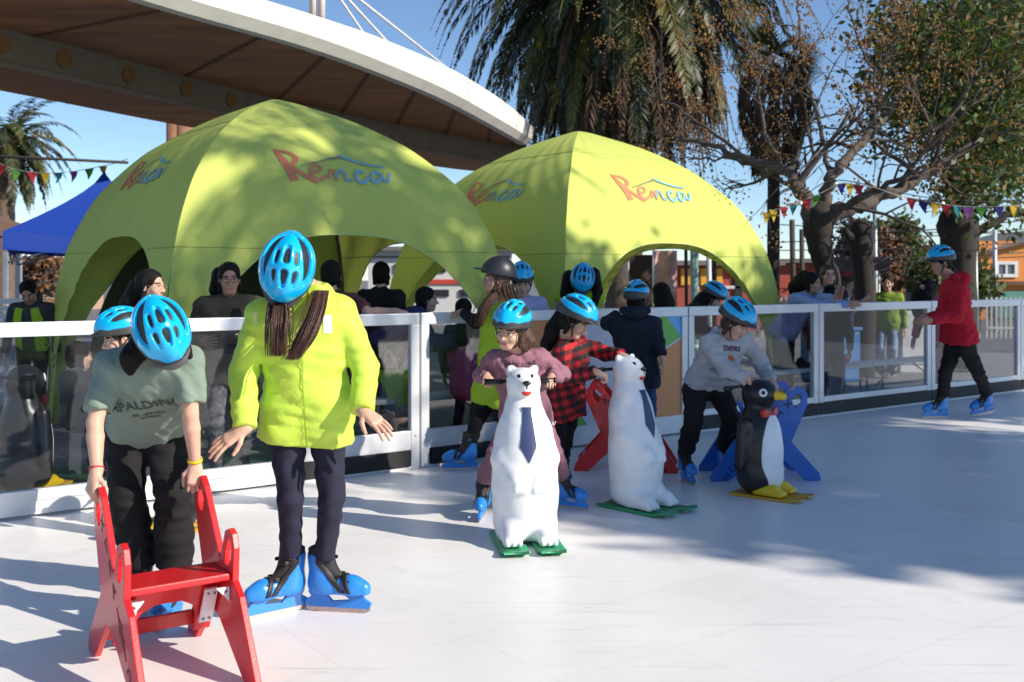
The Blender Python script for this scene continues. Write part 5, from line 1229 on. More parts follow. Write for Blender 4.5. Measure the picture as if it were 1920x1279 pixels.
# buildings
def house():
    Y = 38; c = P(1870, 560, Y); t = thing('house', 'orange two storey house with grey pitched roof at the right edge', 'house', (c.x, c.y, -.05)); x0, x1 = P(1836, 500, Y).x, P(1990, 500, Y).x; zt = P(1, 452, Y).z
    m = MB(); m.box(((x0+x1)/2, Y+3, zt/2-.02), ((x1-x0)/2, 3, zt/2+.02)); m.obj('wall', M('house_orange', (.72, .27, .07), .85, .08), t, smooth=False)
    xs = P(1772, 500, Y).x; V = [(xs, Y+.3, 1.9), (x0-.01, Y+.3, 2.6), (x0-.01, Y+5, 2.6), (xs, Y+5, 1.9), (xs, Y+.3, -.05), (x0-.01, Y+.3, -.05), (x0-.01, Y+5, -.05), (xs, Y+5, -.05)]; mk('annex', V, [(0, 1, 2, 3), (4, 5, 1, 0), (7, 4, 0, 3), (6, 7, 3, 2), (5, 6, 2, 1)], M('annex_grey', (.28, .27, .27), .85, .1), t, smooth=False)
    m = MB(); m.add([(xs-.2, Y-.3, 1.5+.5), (x1+.5, Y-.3, zt+.45), (x1+.5, Y+6.3, zt+.45), (xs-.2, Y+6.3, 2.0), (xs-.2, Y-.3, 2.08), (x1+.5, Y-.3, zt+.55), (x1+.5, Y+6.3, zt+.55), (xs-.2, Y+6.3, 2.08)], [(3, 2, 1, 0), (4, 5, 6, 7), (0, 1, 5, 4), (1, 2, 6, 5), (2, 3, 7, 6), (3, 0, 4, 7)]); m.obj('roof', M('roof_grey', (.17, .16, .15), .8, .15), t, smooth=False)
    a, b = P(1868, 493, Y), P(1904, 517, Y); cx, cz = (a.x+b.x)/2, (a.z+b.z)/2; hw, hh = (b.x-a.x)/2, (a.z-b.z)/2
    m = MB()
    for s in (-1, 1): m.box((cx+s*hw, Y-.02, cz), (.06, .05, hh+.06)); m.box((cx, Y-.021, cz+s*hh), (hw, .05, .06))
    m.box((cx, Y-.02, cz), (.035, .04, hh)); wn = m.obj('window_frame', M('frame_white', (.75, .75, .75), .5), t, smooth=False); m = MB(); m.box((cx, Y-.005, cz), (hw, .01, hh)); m.obj('pane', M('pane_dark', (.09, .12, .16), .1, .2, 2), wn, smooth=False)
    m = MB(); m.box(((x0+x1)/2, Y-.12, P(1, 531, Y).z), ((x1-x0)/2, .14, .07)); m.obj('ledge', M('ledge_brown', (.14, .07, .04), .8), t, smooth=False)
    m = MB(); m.box(((x0+x1)/2+.2, Y-.06, .5), ((x1-x0)/2-.3, .05, .5)); m.obj('green_wall_base', M('wall_teal', (.10, .28, .22), .8), t, smooth=False)
house()
def blockhouse(name, label, x0, x1, ytop, Y, mat, extra=(), roof=None, depth=4):
    a, b = P(x0, ytop, Y), P(x1, ytop, Y); t = thing(name, label, 'building', ((a.x+b.x)/2, Y, -.05)); m = MB(); m.box(((a.x+b.x)/2, Y+depth/2, a.z/2), ((b.x-a.x)/2, depth/2, a.z/2+.05)); m.obj('wall', mat, t, smooth=False)
    m = MB(); m.box(((a.x+b.x)/2, Y+depth/2, a.z+.06), ((b.x-a.x)/2+.25, depth/2+.3, .07)); m.obj('roof', roof or M('roof_grey', (.17, .16, .15)), t, smooth=False)
    for nm, ex0, ey0, ex1, ey1, mt in extra:
        p, q = P(ex0, ey0, Y), P(ex1, ey1, Y); m = MB(); m.box(((p.x+q.x)/2, Y-.02, (p.z+q.z)/2), ((q.x-p.x)/2, .04, (p.z-q.z)/2), bev=.015); m.obj(nm, mt, t, smooth=False)
mw = M('wall_brick_red', (.36, .075, .05), .85, .12, 6); my = M('panel_yellow', (.78, .36, .03), .7, .06); mdk = M('opening_dark', (.02, .02, .025), .6, .3)
blockhouse('red_building', 'low brick red building with yellow panels seen under the right tent arch', 1215, 1452, 497, 30, mw, [('yellow_panel', 1276, 503, 1296, 535, my), ('yellow_panel', 1313, 503, 1330, 535, my), ('yellow_panel', 1342, 503, 1354, 535, my), ('doorway', 1376, 520, 1392, 566, mdk), ('sign_band', 1350, 536, 1420, 542, M('band_white', (.62, .58, .58), .7, .4, 40))])
blockhouse('red_building', 'brick red wall building between the right tent and the forked tree', 1462, 1640, 493, 36, mw, [('window', 1486, 503, 1500, 508, mdk), ('window', 1560, 505, 1580, 515, mdk)])
blockhouse('white_building', 'white building with red band seen between the two tents', 690, 960, 470, 34, M('wall_white', (.62, .61, .6), .85, .06), [('red_band', 780, 524, 905, 533, M('band_red', (.55, .06, .04), .6)), ('window', 862, 497, 885, 512, mdk), ('window', 812, 495, 836, 511, mdk), ('window', 740, 495, 765, 512, mdk), ('window', 862, 543, 890, 556, mdk), ('window', 812, 543, 842, 556, mdk), ('grey_band', 690, 480, 960, 484, M('roof_grey', (.17, .16, .15)))])
blockhouse('low_house', 'far low brownish house under the blue canopy at left', -40, 130, 488, 48, M('wall_tan', (.42, .27, .20), .85, .1), [('window', 20, 506, 40, 520, mdk)], M('roof_tile', (.33, .17, .11), .85, .15))
blockhouse('boundary_wall', 'long pale wall far behind the barrier at right', 1640, 1850, 512, 42, M('wall_pale', (.45, .42, .38), .9, .1), (), None, .4)
# printed feather banner under the tent arch and a stall board by the forked tree
def banner(label, x0, x1, y0, Y, mat, name='banner', cat='banner'):
    a, b = P(x0, y0, Y), P(x1, y0, Y); V = []; n = 12
    for i in range(n+1):
        u = i/n
        for j in range(9):
            v = j/8; V.append(Vector((a.x+(b.x-a.x)*u, Y+.04*math.sin(u*7+v*4), a.z*(1-v)+.05*v)))
    F = [(i*9+j, i*9+j+1, i*9+9+j+1, i*9+9+j) for i in range(n) for j in range(8)]; t = thing(name, label, cat, ((a.x+b.x)/2, Y, -.05)); mk('cloth', V+[v+Vector((0, .006, 0)) for v in V], F+[tuple(k+len(V) for k in f)[::-1] for f in F], mat, t)
    m = MB(); m.tube([Vector((a.x-.02, Y, -.05)), Vector((a.x-.02, Y, a.z+.05))], .02, 8); m.obj('mast', m_pg, t)
banner('pale pink printed banner seen under the arch of the right tent', 1228, 1270, 470, 15, M('banner_pink', (.66, .38, .36), .8, .35, 4, transl=.2))
banner('dark brown hanging cloth seen under the left side of the arch', 1180, 1227, 478, 16, M('cloth_brown', (.045, .025, .02), .9))
t = thing('market_stall', 'dark market stall with coloured front behind the sawn trunk', 'stall', P(1608, 560, 17.5).xy.to_3d()); m = MB(); p, q = P(1568, 482, 17.5), P(1650, 508, 17.5); m.box(((p.x+q.x)/2, 17.5, (p.z+q.z)/2), ((q.x-p.x)/2, .5, (p.z-q.z)/2)); m.obj('awning', M('awning_dark', (.045, .03, .04), .8), t, smooth=False)
m = MB(); m.box(((p.x+q.x)/2, 18.1, .75), ((q.x-p.x)/2-.05, .03, .78)); m.obj('back_cloth', M('stall_back', (.06, .05, .06), .8, .9, 7), t, smooth=False)
for x in (1570, 1648): m = MB(); m.tube([gp(x, 17.1), P(x, 500, 17.1)], .02, 8); m.obj('post', m_pg, t)
m = MB(); m.box(((p.x+q.x)/2, 17.3, .45), ((q.x-p.x)/2-.1, .25, .5), bev=.02); m.obj('counter', M('counter_blue', (.05, .09, .2), .7, .2), t, smooth=False)
# iron railings far behind the barrier, right half
for k, (x0, x1, Y, lab) in enumerate(((1420, 1500, 19, 'low white picket railing behind the blue sweater woman'), (1850, 1990, 21, 'grey picket railing at the far right behind the barrier'))):
    t = thing('railing', lab, 'railing', gp((x0+x1)/2, Y)); m = MB()
    for x in np.arange(x0, x1, 9): m.box(P(float(x), 596, Y), (.018, .012, .42))
    m.obj('picket', M('railing_white', (.55, .54, .5), .6), t, smooth=False); m = MB(); m.bar(P(x0, 566, Y), P(x1, 566, Y), .04); m.bar(P(x0, 615, Y), P(x1, 615, Y), .04); m.obj('rail', M('railing_white', (.55, .54, .5)), t, smooth=False)
# ------------------------------------------------------------------ the people
m_lime = cloth('lime_rain_jacket', (.53, .73, .085), .05, .55, .32, 26); m_limev = cloth('lime_vest', (.36, .55, .03), .06, .7); m_dnavy = cloth('dark_navy_denim', (.022, .022, .042), .12, .85, .25, 500)
m_sage = cloth('sage_cotton', (.205, .265, .215), .05, .9, .12, 400); m_blackc = cloth('black_cloth', (.014, .013, .014), .2, .85, .25, 260); m_mauve = cloth('mauve_sweatshirt', (.27, .125, .16), .06, .9, .2, 300); m_mauve2 = cloth('mauve_joggers', (.25, .115, .15), .06, .9, .2, 300)
m_plaid = plaid_mat('red_black_buffalo_plaid', (.52, .016, .022), (.012, .008, .008), .062); m_grey = cloth('grey_marl_sweatshirt', (.42, .425, .45), .07, .92, .25, 420); m_navyh = cloth('navy_hoodie', (.018, .022, .034), .12); m_jean = cloth('blue_jeans', (.04, .085, .19), .15, .85, .2, 400); m_jeanl = cloth('pale_jeans', (.22, .30, .42), .12)
m_redh = cloth('red_hoodie', (.50, .012, .03), .08, .9); m_olive = cloth('olive_jacket', (.075, .062, .04), .1); m_floral = M('floral_print', (.16, .15, .15), .85, .85, 26); m_maroon = cloth('maroon_tee', (.10, .03, .035)); m_lilac = cloth('lilac_jacket', (.42, .42, .62), .05); m_navyj = cloth('navy_puffer', (.04, .04, .11), .1); m_pink = cloth('pink_fleece', (.55, .08, .20), .15); m_bluesw = cloth('pale_blue_sweater', (.26, .36, .60), .05); m_bwplaid = plaid_mat('black_cream_plaid', (.45, .40, .36), (.02, .02, .02), .16); m_dgrey = cloth('dark_grey_jacket', (.05, .05, .055))
SW = Vector((0, 0, 0))
def over(**k): return k
def text_on(obj, txt, size, centre, rt, up, mat, parent, bold=.001, arc=0., off=.003, name='printed_text', space=1., mxe=.02, shear=0.):
    V2, F2 = text_mesh(txt, size, bold, space, shear, mxe)
    if arc: V2 = [Vector((v.x, v.y-arc*v.x*v.x, 0)) for v in V2]
    return mk(name, project(V2, centre, rt, up, bvh_of(obj), off, .25), F2, mat, parent)
def stroke_on(obj, pts, w, centre, rt, up, mat, parent, off=.003, name='print'):
    V2, F2 = stroke(pts, w); return mk(name, project(V2, centre, rt, up, bvh_of(obj), off, .25), F2, mat, parent)

# -- woman in the lime jacket
Y = 4.45
J = joints((0, 0, 0), 1.66, 0, 5, over(pel=P(571, 775, 4.52), neck=P(588, 545, 4.43), shL=P(492, 590, 4.42), shR=P(639, 582, 4.46), elL=P(456, 700, 4.44), elR=P(684, 688, 4.50), wrL=P(459, 803, 4.30), wrR=P(680, 770, 4.36),
    head=P(539, 512, 4.31), hf=Vector((-.13, -.22, -.96)), hu=Vector((.17, -.95, .22)), hipL=P(538, 790, 4.53), hipR=P(612, 790, 4.54), knL=P(544, 935, 4.48), knR=P(622, 935, 4.49), anL=P(549, 1080, 4.56), anR=P(613, 1080, 4.60), skates=True, cuff=-.10, pcuff=.6, fat=.93,
    handL=dict(d=Vector((-.80, -.25, -.52)), n=Vector((-.35, -.75, .55)), t=Vector((.45, -.45, -.7)), curl=(.12, .22, .18), spread=.16, thumb=.1), handR=dict(d=Vector((.74, -.45, -.46)), n=Vector((.25, -.5, .8)), t=Vector((-.35, -.65, -.6)), curl=(.15, .22, .2), spread=.12, thumb=.1)))
def add_person(label, J, **k): return person(label, J, **k)
p = add_person('woman in lime yellow rain jacket looking down, both hands held out', J, hair=('bob', m_hair_b, ()), top=m_lime, pants=m_dnavy, helmet=HELM, res=.0095, hres=.0034, name_top='rain_jacket', hem=-.118, tl=.014, pl=.002, wr=.0066, wl=.22, seed=4, flare=.008, cuffflare=.004, ridge=True, toes=[Vector((-.78, -.62, 0)), Vector((.98, -.16, 0))], at=(Vector((-1.035, 4.57, 0)), Vector((-.80, 4.60, 0))))
strands('hanging_hair', m_hair_b, p, None, [(P(602, 545, 4.36), .013), (P(592, 585, 4.25), .017), (P(574, 630, 4.19), .018), (P(548, 674, 4.17), .016)], 210, .0024, seed=2)
strands('hanging_hair', m_hair_b, p, None, [(P(524, 560, 4.26), .016), (P(523, 595, 4.17), .019), (P(521, 630, 4.15), .019), (P(520, 668, 4.15), .017)], 190, .0024, seed=3)
jk = J['top']
stroke_on(jk, [(.03, .26), (.0, .05), (-.005, -.2), (.0, -.46)], [.006]*4, P(573, 640, 4.4), (1, 0, 0), (0, 0, 1), M('zip_tape', (.30, .48, .02), .6), p, .005, 'zip')
stroke_on(jk, [(0, .04), (0, -.035)], [.034, .034], P(617, 608, 4.4), (1, 0, 0), (0, 0, 1), M('patch_white', (.8, .8, .8), .6), p, .003, 'chest_patch')
stroke_on(jk, [(0, .03), (.0, -.02)], [.022, .022], P(485, 598, 4.4), (1, 0, 0), (0, 0, 1), M('patch_pale_yellow', (.75, .8, .25), .6), p, .003, 'chest_patch')
for sd in 'LR':
    w_, e_ = J['wr'+sd], J['el'+sd]; d_ = (w_-e_).normalized(); u_ = d_.orthogonal().normalized(); v_ = d_.cross(u_); m = MB(); m.tube([w_-d_*.018+(u_*math.cos(a)+v_*math.sin(a))*(.041+.003*math.sin(a*9)) for a in np.linspace(0, 2*PI, 40)], .010, 6, capped=False); m.obj('cuff', m_lime, p)

# -- boy leaning on the red frame
J = joints((0, 0, 0), 1.44, 0, 30, over(pel=P(272, 800, 4.55), neck=P(284, 672, 4.25), shL=P(208, 686, 4.22), shR=P(358, 678, 4.20), elL=P(178, 792, 4.13), elR=P(357, 775, 4.20), wrL=P(181, 884, 4.045), wrR=P(366, 868, 4.26),
    head=P(304, 632, 4.10), hf=Vector((.44, -.20, -.87)), hu=Vector((.32, -.9, .33)), hipL=P(238, 815, 4.55), hipR=P(310, 812, 4.55), knL=P(238, 930, 4.42), knR=P(324, 925, 4.42), anL=P(256, 1078, 4.50), anR=P(325, 1075, 4.50), skates=True, cuff=-.05, pcuff=2.1, fat=1.12,
    handL=dict(d=Vector((-.15, -.30, -.94)), n=Vector((-.55, -.80, .25)), t=Vector((.7, -.6, 0)), curl=(.75, 1.35, .9), thumb=.6), handR=dict(d=Vector((.12, -.35, -.92)), n=Vector((.35, -.9, .3)), t=Vector((-.8, -.4, 0)), curl=(.75, 1.35, .9), thumb=.6)))
p = add_person('boy in sage green tee and black joggers, bent over the red frame', J, hair=('bob', m_hair_d, [([P(262, 650, 4.12), P(246, 672, 4.10), P(244, 694, 4.08)], [.05, .045, .02]), ([P(345, 655, 4.12), P(356, 668, 4.1)], [.03, .015])]), top=m_sage, pants=m_blackc, helmet=HELM, res=.009, hres=.0036, bare=True, name_top='t_shirt', name_pants='joggers', hem=.005, tfrac=.80, tl=.018, pl=.026, wr=.008, wl=.12, seed=8, toes=[Vector((-.2, -1, 0)), Vector((-.1, -1, 0))], at=(Vector((-1.66, 4.50, 0)), Vector((-1.49, 4.46, 0))), fk=.92, skin=m_skin)
tee = J['top']
text_on(tee, 'SPALDING', .062, P(282, 742, 4.30), Vector((1, 0, .12)), Vector((0, -.35, .9)), M('print_dark_green', (.05, .085, .06), .8), p, .0015, 1.0, .003, space=1.05, mxe=.015)
text_on(tee, 'EST. 1876 U.S.A.', .020, P(286, 765, 4.32), Vector((1, 0, .12)), Vector((0, -.35, .9)), M('print_dark_green', (.05, .085, .06)), p, .0005, 0, .003)
text_on(tee, 'AUTHENTIC', .016, P(287, 775, 4.32), Vector((1, 0, .12)), Vector((0, -.35, .9)), M('print_dark_green', (.05, .085, .06)), p, .0005, 0, .003)
for sd, mt, wd, r_ in (('L', M('bracelet_red', (.5, .03, .02), .6, .4, 80), .006, .030), ('R', M('wristband_yellow', (.8, .55, .01), .5), .013, .031)):
    w_, e_ = J['wr'+sd], J['el'+sd]; d_ = (w_-e_).normalized(); u_ = d_.orthogonal().normalized(); v_ = d_.cross(u_); m = MB()
    V = []; n = 28
    for i in range(n):
        a = 2*PI*i/n
        for dz, rr_ in ((-wd/2, r_), (wd/2, r_), (wd/2, r_-.003), (-wd/2, r_-.003)): V.append(w_-d_*.012+d_*dz+(u_*math.cos(a)+v_*math.sin(a))*rr_)
    F = [(i*4+j, i*4+(j+1) % 4, ((i+1) % n)*4+(j+1) % 4, ((i+1) % n)*4+j) for i in range(n) for j in range(4)]; mk('wristband', V, F, mt, p)
stroke_on(J['pants'], [(0, .0), (.012, -.15), (.03, -.30)], [.004]*3, P(212, 860, 4.5), (1, 0, 0), (0, 0, 1), M('piping_grey', (.16, .15, .15), .8), p, .002, 'side_seam')

# -- child in mauve behind the first bear
J = joints((0, 0, 0), 1.25, -15, 12, over(pel=P(984, 775, 6.30), neck=P(972, 657, 6.16), shL=P(928, 672, 6.13), shR=P(1014, 670, 6.18), elL=P(900, 704, 6.24), elR=P(1056, 702, 6.30), wrL=P(913, 704, 6.11), wrR=P(1034, 706, 6.12),
    head=P(958, 620, 6.04), hf=Vector((-.46, -.86, -.16)), hu=Vector((.08, -.2, 1)), hipL=P(965, 786, 6.32), hipR=P(1008, 786, 6.32), knL=P(932, 852, 6.24), knR=P(1036, 846, 6.36), anL=P(908, 906, 6.42), anR=P(1052, 896, 6.66), skates=True, cuff=-.06, pcuff=1.7,
    handL=dict(d=Vector((.05, -1, -.25)), n=Vector((0, -.25, 1)), t=Vector((1, 0, 0)), curl=(.9, 1.4, 1.0), thumb=.7), handR=dict(d=Vector((-.05, -1, -.25)), n=Vector((0, -.25, 1)), t=Vector((-1, 0, 0)), curl=(.9, 1.4, 1.0), thumb=.7)))
p = add_person('child in mauve sweatshirt with glasses, holding the camera facing bear', J, hair=('bob', m_hair_b, [([P(982, 620, 6.12), P(992, 640, 6.1), P(985, 655, 6.08)], [.04, .035, .02])]), top=m_mauve, pants=m_mauve2, helmet=HELM, glasses=M('glasses_gold', (.55, .42, .3), .3, metal=.6), res=.009, hres=.0034, name_top='sweatshirt', name_pants='joggers', hem=-.09, tl=.016, pl=.02, wr=.008, wl=.1, seed=12, toes=[Vector((-.12, -1, 0)), Vector((.86, -.5, 0))], at=(Vector((-.185, 6.40, 0)), Vector((.365, 6.66, 0))), fk=.84, cuffflare=.004)
text_on(J['top'], 'PEACE  LOVE', .036, P(974, 688, 6.05), (1, .1, -.06), (0, -.2, 1), M('print_maroon', (.07, .03, .05), .8), p, .0012, -2.2, .003)
text_on(J['top'], 'SMILE', .036, P(974, 706, 6.05), (1, .1, -.06), (0, -.2, 1), M('print_maroon', (.07, .03, .05)), p, .0012, 0, .003)
stroke_on(J['pants'], [(-.03, 0), (-.015, .02), (0, 0), (.012, .02), (.02, .0), (.03, .025)], [.005]*6, P(1033, 797, 6.3), (1, 0, 0), (0, 0, 1), M('print_white', (.75, .7, .7), .8), p, .003)

# -- child in red plaid behind the second bear
J = joints((0, 0, 0), 1.36, 80, 25, over(pel=P(1052, 742, 7.05), neck=P(1060, 637, 7.0), shL=P(1054, 660, 6.86), shR=P(1088, 646, 7.14), elL=P(1066, 708, 6.76), elR=P(1138, 664, 7.12), wrL=P(1116, 697, 6.70), wrR=P(1166, 667, 6.98),
    head=P(1078, 603, 6.90), hf=Vector((.84, -.30, -.46)), hu=Vector((.40, -.15, .9)), hipL=P(1046, 765, 7.02), hipR=P(1070, 765, 7.16), knL=P(1046, 832, 7.0), knR=P(1060, 832, 7.2), anL=P(1052, 882, 7.05), anR=P(1062, 876, 7.25), skates=True,
    handL=dict(d=Vector((.75, .1, -.3)), n=Vector((.3, -.3, .9)), t=Vector((.2, 1, 0)), curl=(.9, 1.3, .9), thumb=.5), handR=dict(d=Vector((.85, -.25, -.2)), n=Vector((.1, -.2, 1)), t=Vector((.2, -1, 0)), curl=(.35, .4, .3))))
p = add_person('child in red and black plaid shirt with long dark hair, beside the side facing bear', J, hair=('long', m_hair_d, [([P(1062, 590, 7.0), P(1040, 618, 7.0), P(1026, 646, 6.98), P(1019, 664, 6.97)], [.075, .065, .045, .015])]), top=m_plaid, pants=m_blackc, helmet=HELM, res=.0095, hres=.004, name_top='plaid_shirt', hem=-.15, tl=.022, pl=.004, wr=.008, seed=14, toes=[Vector((.1, -1, 0)), Vector((.15, -1, 0))], fk=.84, at=(Vector((.335, 7.08, 0)), Vector((.37, 7.3, 0))), flare=.015)

# -- boy in the grey sweatshirt with the penguin
J = joints((0, 0, 0), 1.40, 48, 30, over(pel=P(1320, 712, 7.50), neck=P(1352, 622, 7.34), shL=P(1330, 645, 7.24), shR=P(1392, 634, 7.50), elL=P(1362, 694, 7.12), elR=P(1432, 690, 7.52), wrL=P(1400, 711, 7.05), wrR=P(1446, 716, 7.34),
    head=P(1379, 606, 7.24), hf=Vector((.62, -.60, -.50)), hu=Vector((.34, -.32, .88)), hipL=P(1304, 728, 7.46), hipR=P(1345, 726, 7.56), knL=P(1300, 790, 7.34), knR=P(1372, 786, 7.44), anL=P(1288, 856, 7.52), anR=P(1362, 843, 7.82), skates=True, cuff=-.05, pcuff=1.6,
    handL=dict(d=Vector((.45, .75, -.45)), n=Vector((.2, -.5, .85)), t=Vector((.6, -.4, .4)), curl=(.9, 1.3, .9), thumb=.5), handR=dict(d=Vector((.1, -1, -.3)), n=Vector((.3, -.2, 1)), t=Vector((-1, 0, 0)), curl=(.9, 1.3, .9))))
p = add_person('boy in grey sweatshirt and black trousers leaning over the penguin', J, hair=('bob', m_hair_m, ()), top=m_grey, pants=m_blackc, helmet=HELM, res=.0095, hres=.004, name_top='sweatshirt', hem=-.02, tl=.026, pl=.02, wr=.009, wl=.12, seed=16, toes=[Vector((.22, -1, 0)), Vector((.55, -.8, 0))], at=(Vector((1.285, 7.52, 0)), Vector((1.655, 7.82, 0))), fk=.88)
fr_, fu_ = Vector((.66, .6, -.25)), Vector((-.35, .1, .9))
text_on(J['top'], 'ATHLETICS', .046, P(1374, 656, 7.25), Vector((.78, .6, -.1)), Vector((.1, -.35, .93)), M('print_purple', (.10, .03, .09), .8), p, .002, 0, .004, space=.9)
stroke_on(J['top'], [(-.05, 0), (-.02, -.012), (.02, .006), (.05, -.01)], [.02, .03, .03, .015], P(1376, 677, 7.25), Vector((.78, .6, -.1)), Vector((.1, -.35, .93)), M('print_orange', (.55, .13, .02), .8), p, .004)
stroke_on(J['top'], [(-.035, 0), (.0, .0), (.035, .005)], [.03, .022, .006], P(1352, 702, 7.2), Vector((.8, .5, -.2)), Vector((.1, -.35, .93)), M('print_white', (.75, .7, .7)), p, .004)
stroke_on(J['top'], [(-.04, .014), (.01, .012)], [.008, .005], P(1350, 700, 7.2), Vector((.8, .5, -.2)), Vector((.1, -.35, .93)), m_black, p, .006)

# -- woman in the black round helmet at the rail
J = joints((0, 0, 0), 1.64, -62, 2, over(pel=P(928, 735, 8.12), neck=P(950, 562, 8.10), shL=P(918, 588, 8.22), shR=P(968, 590, 7.95), elL=P(890, 604, 8.14), elR=P(975, 660, 7.95), wrL=P(868, 585, 8.26), wrR=P(962, 712, 7.85),
    head=P(931, 524, 8.02), hf=Vector((-.96, -.25, .12)), hu=Vector((.12, 0, 1)), hipL=P(912, 748, 8.18), hipR=P(942, 748, 8.02), knL=P(893, 792, 8.02), knR=P(952, 812, 8.05), anL=P(880, 840, 8.02), anR=P(972, 852, 8.2), skates=True, cuff=-.05,
    handL=dict(d=Vector((-.95, .1, -.12)), n=Vector((0, 0, 1)), t=Vector((0, -1, 0)), curl=(.2, .35, .3))))
p = add_person('woman skater with black round helmet, lime vest and long hair, hand on the rail', J, skin=m_skin2, hair=('long', m_hair_b, ()), top=m_limev, pants=m_blackc, helmet=HELM2, res=.011, hres=.0042, name_top='vest', hem=-.10, tfrac=.12, tl=.022, pl=.006, seed=18, toes=[Vector((-.96, -.25, 0)), Vector((-.6, -.8, 0))], at=(Vector((-.385, 7.99, 0)), Vector((.06, 8.2, 0))), fk=.95)
sdf_obj('sleeves', disp(U(.0, sleeve_sdf(J, 'L', .006), sleeve_sdf(J, 'R', .006)), waves(5, .1, .005)), .011, m_blackc, p)
strands('long_hair', m_hair_b, p, None, [(P(948, 532, 7.98), .02), (P(955, 556, 7.93), .022), (P(972, 580, 7.86), .028), (P(978, 606, 7.84), .03)], 70, .005, seed=5)
strands('long_hair', m_hair_b, p, None, [(P(940, 536, 8.0), .012), (P(920, 560, 7.94), .02), (P(906, 585, 7.92), .02), (P(898, 612, 7.93), .018)], 60, .005, seed=6)

# -- boy in navy at the rail, seen from behind
J = joints((0, 0, 0), 1.47, 170, 4, over(pel=P(1195, 706, 8.75), neck=P(1190, 588, 8.78), shL=P(1226, 608, 8.72), shR=P(1152, 606, 8.74), elL=P(1234, 640, 8.66), elR=P(1138, 606, 8.92), wrL=P(1240, 668, 8.62), wrR=P(1158, 590, 9.08), head=P(1194, 564, 8.86), hf=Vector((.45, .88, .02)), hu=Vector((0, -.05, 1)), handR=False))
p = add_person('boy in dark navy hoodie and jeans standing at the rail with his back turned', J, hair=('bob', m_hair_d, ()), top=m_navyh, pants=m_jean, helmet=HELM, res=.012, hres=.006, name_top='hoodie', hem=-.1, tl=.026, pl=.012, seed=20, fk=.9)
hd = U(.03, ell(P(1190, 588, 8.66), (.10, .05, .055)), cap(P(1168, 582, 8.7), P(1212, 582, 8.7), .035)); sdf_obj('hood', disp(hd, waves(2, .08, .006)), .011, m_navyh, p)

# -- tall skater in the red hoodie
J = joints((0, 0, 0), 1.72, -80, 8, over(pel=P(1800, 632, 10.85), neck=P(1786, 520, 10.8), shL=P(1778, 540, 11.0), shR=P(1798, 540, 10.58), elL=P(1768, 588, 11.05), elR=P(1794, 592, 10.5), wrL=P(1734, 600, 11.0), wrR=P(1746, 600, 10.42), head=P(1764, 494, 10.76), hf=Vector((-.97, -.15, -.16)), hu=Vector((-.1, 0, 1)), hipL=P(1790, 645, 10.95), hipR=P(1808, 645, 10.76), knL=P(1773, 698, 10.85), knR=P(1834, 700, 10.8), anL=P(1774, 752, 10.95), anR=P(1852, 746, 11.0), skates=True, cuff=-.07, fat=1.12))
p = add_person('tall skater in red hoodie and black jeans gliding along the barrier', J, skin=m_skin2, hair=('short', m_hair_d, ()), top=m_redh, pants=m_blackc, helmet=HELM, res=.013, hres=.006, name_top='hoodie', hem=-.05, tl=.03, pl=.012, wr=.01, seed=22, toes=[Vector((-1, -.12, 0)), Vector((-.96, -.25, 0))], at=(Vector((4.55, 10.95, 0)), Vector((5.12, 11.1, .02))), pitch=(0, 8))
hd = U(.03, ell(P(1804, 524, 10.8), (.08, .10, .09)), cap(P(1790, 522, 10.7), P(1790, 522, 10.9), .05)); sdf_obj('hood', disp(hd, waves(2, .08, .006)), .012, m_redh, p)

# -- people beyond the barrier and the half hidden child
def spect(label, x, y, Y, face, top, pants=None, H=None, lean=0., hair=('short', None, ()), sit=False, look=None, wr=None, group=None, helmet=None, glasses=None, feet='shoe', skin=None, **k):
    a = R(face); f = Vector((math.sin(a), -math.cos(a), 0)); c = P(x, y, Y); H = H or (c.z+.05)/.935/ (1-.25*math.sin(R(lean))**2); hu = Vector((0, 0, 1)) if not look else Vector(look[1]); hf = f if not look else Vector(look[0])
    sp = Vector((0, 0, math.cos(R(lean))))+f*math.sin(R(lean)); hs = .97 if H > 1.5 else .92
    neck = c-nrm(hu)*.12*hs-sp*.02*H-nrm(hf)*.02; pel = neck-sp*.315*H; o = dict(head=c, neck=neck, pel=pel, hf=hf, hu=hu)
    for n_, v in (wr or {}).items(): o[n_] = P(*v)
    if sit:
        Lv = Vector((-math.cos(a), -math.sin(a), 0))
        for s_, sg in (('L', 1), ('R', -1)):
            kn = pel+f*.24*H+Lv*.09*H*sg+Vector((0, 0, .01)); o['kn'+s_] = kn; o['an'+s_] = Vector((kn.x, kn.y, max(.05, kn.z-.24*H)))-f*.03; o['wr'+s_] = o.get('wr'+s_, kn+Vector((0, 0, .06)))
    b = Vector((pel.x, pel.y, -.05)); J = joints(b, H, face, lean, o)
    if not sit:
        for s_ in 'LR': J['an'+s_].z = .03
    for s_ in 'LR': 
        if 'hand'+s_ not in J: J['hand'+s_] = k.get('hand'+s_, None)
    k.pop('handL', 0); k.pop('handR', 0)
    t = person(label, J, skin=skin, hair=hair, top=top, pants=pants or m_blackc, feet=feet, helmet=helmet, glasses=glasses, group=group, res=k.pop('res', .016), hres=k.pop('hres', .0065), **k); return t, J
t, J = spect('woman with glasses in an olive jacket over a black top behind the rail', 430, 523, 7.62, 14, m_olive, m_floral, hair=('bob', m_hair_d, [([P(412, 515, 7.72), P(405, 545, 7.74), P(405, 560, 7.72)], [.06, .05, .02])]), look=((.32, -.94, -.08), (0, -.1, 1)), glasses=M('glasses_frame', (.05, .03, .03)), skin=m_skin2, hem=-.12, tl=.026, hres=.0042, res=.012, name_top='jacket', name_pants='floral_trousers', seed=31, wr=dict(wrL=(380, 640, 7.4), wrR=(475, 650, 7.4)))
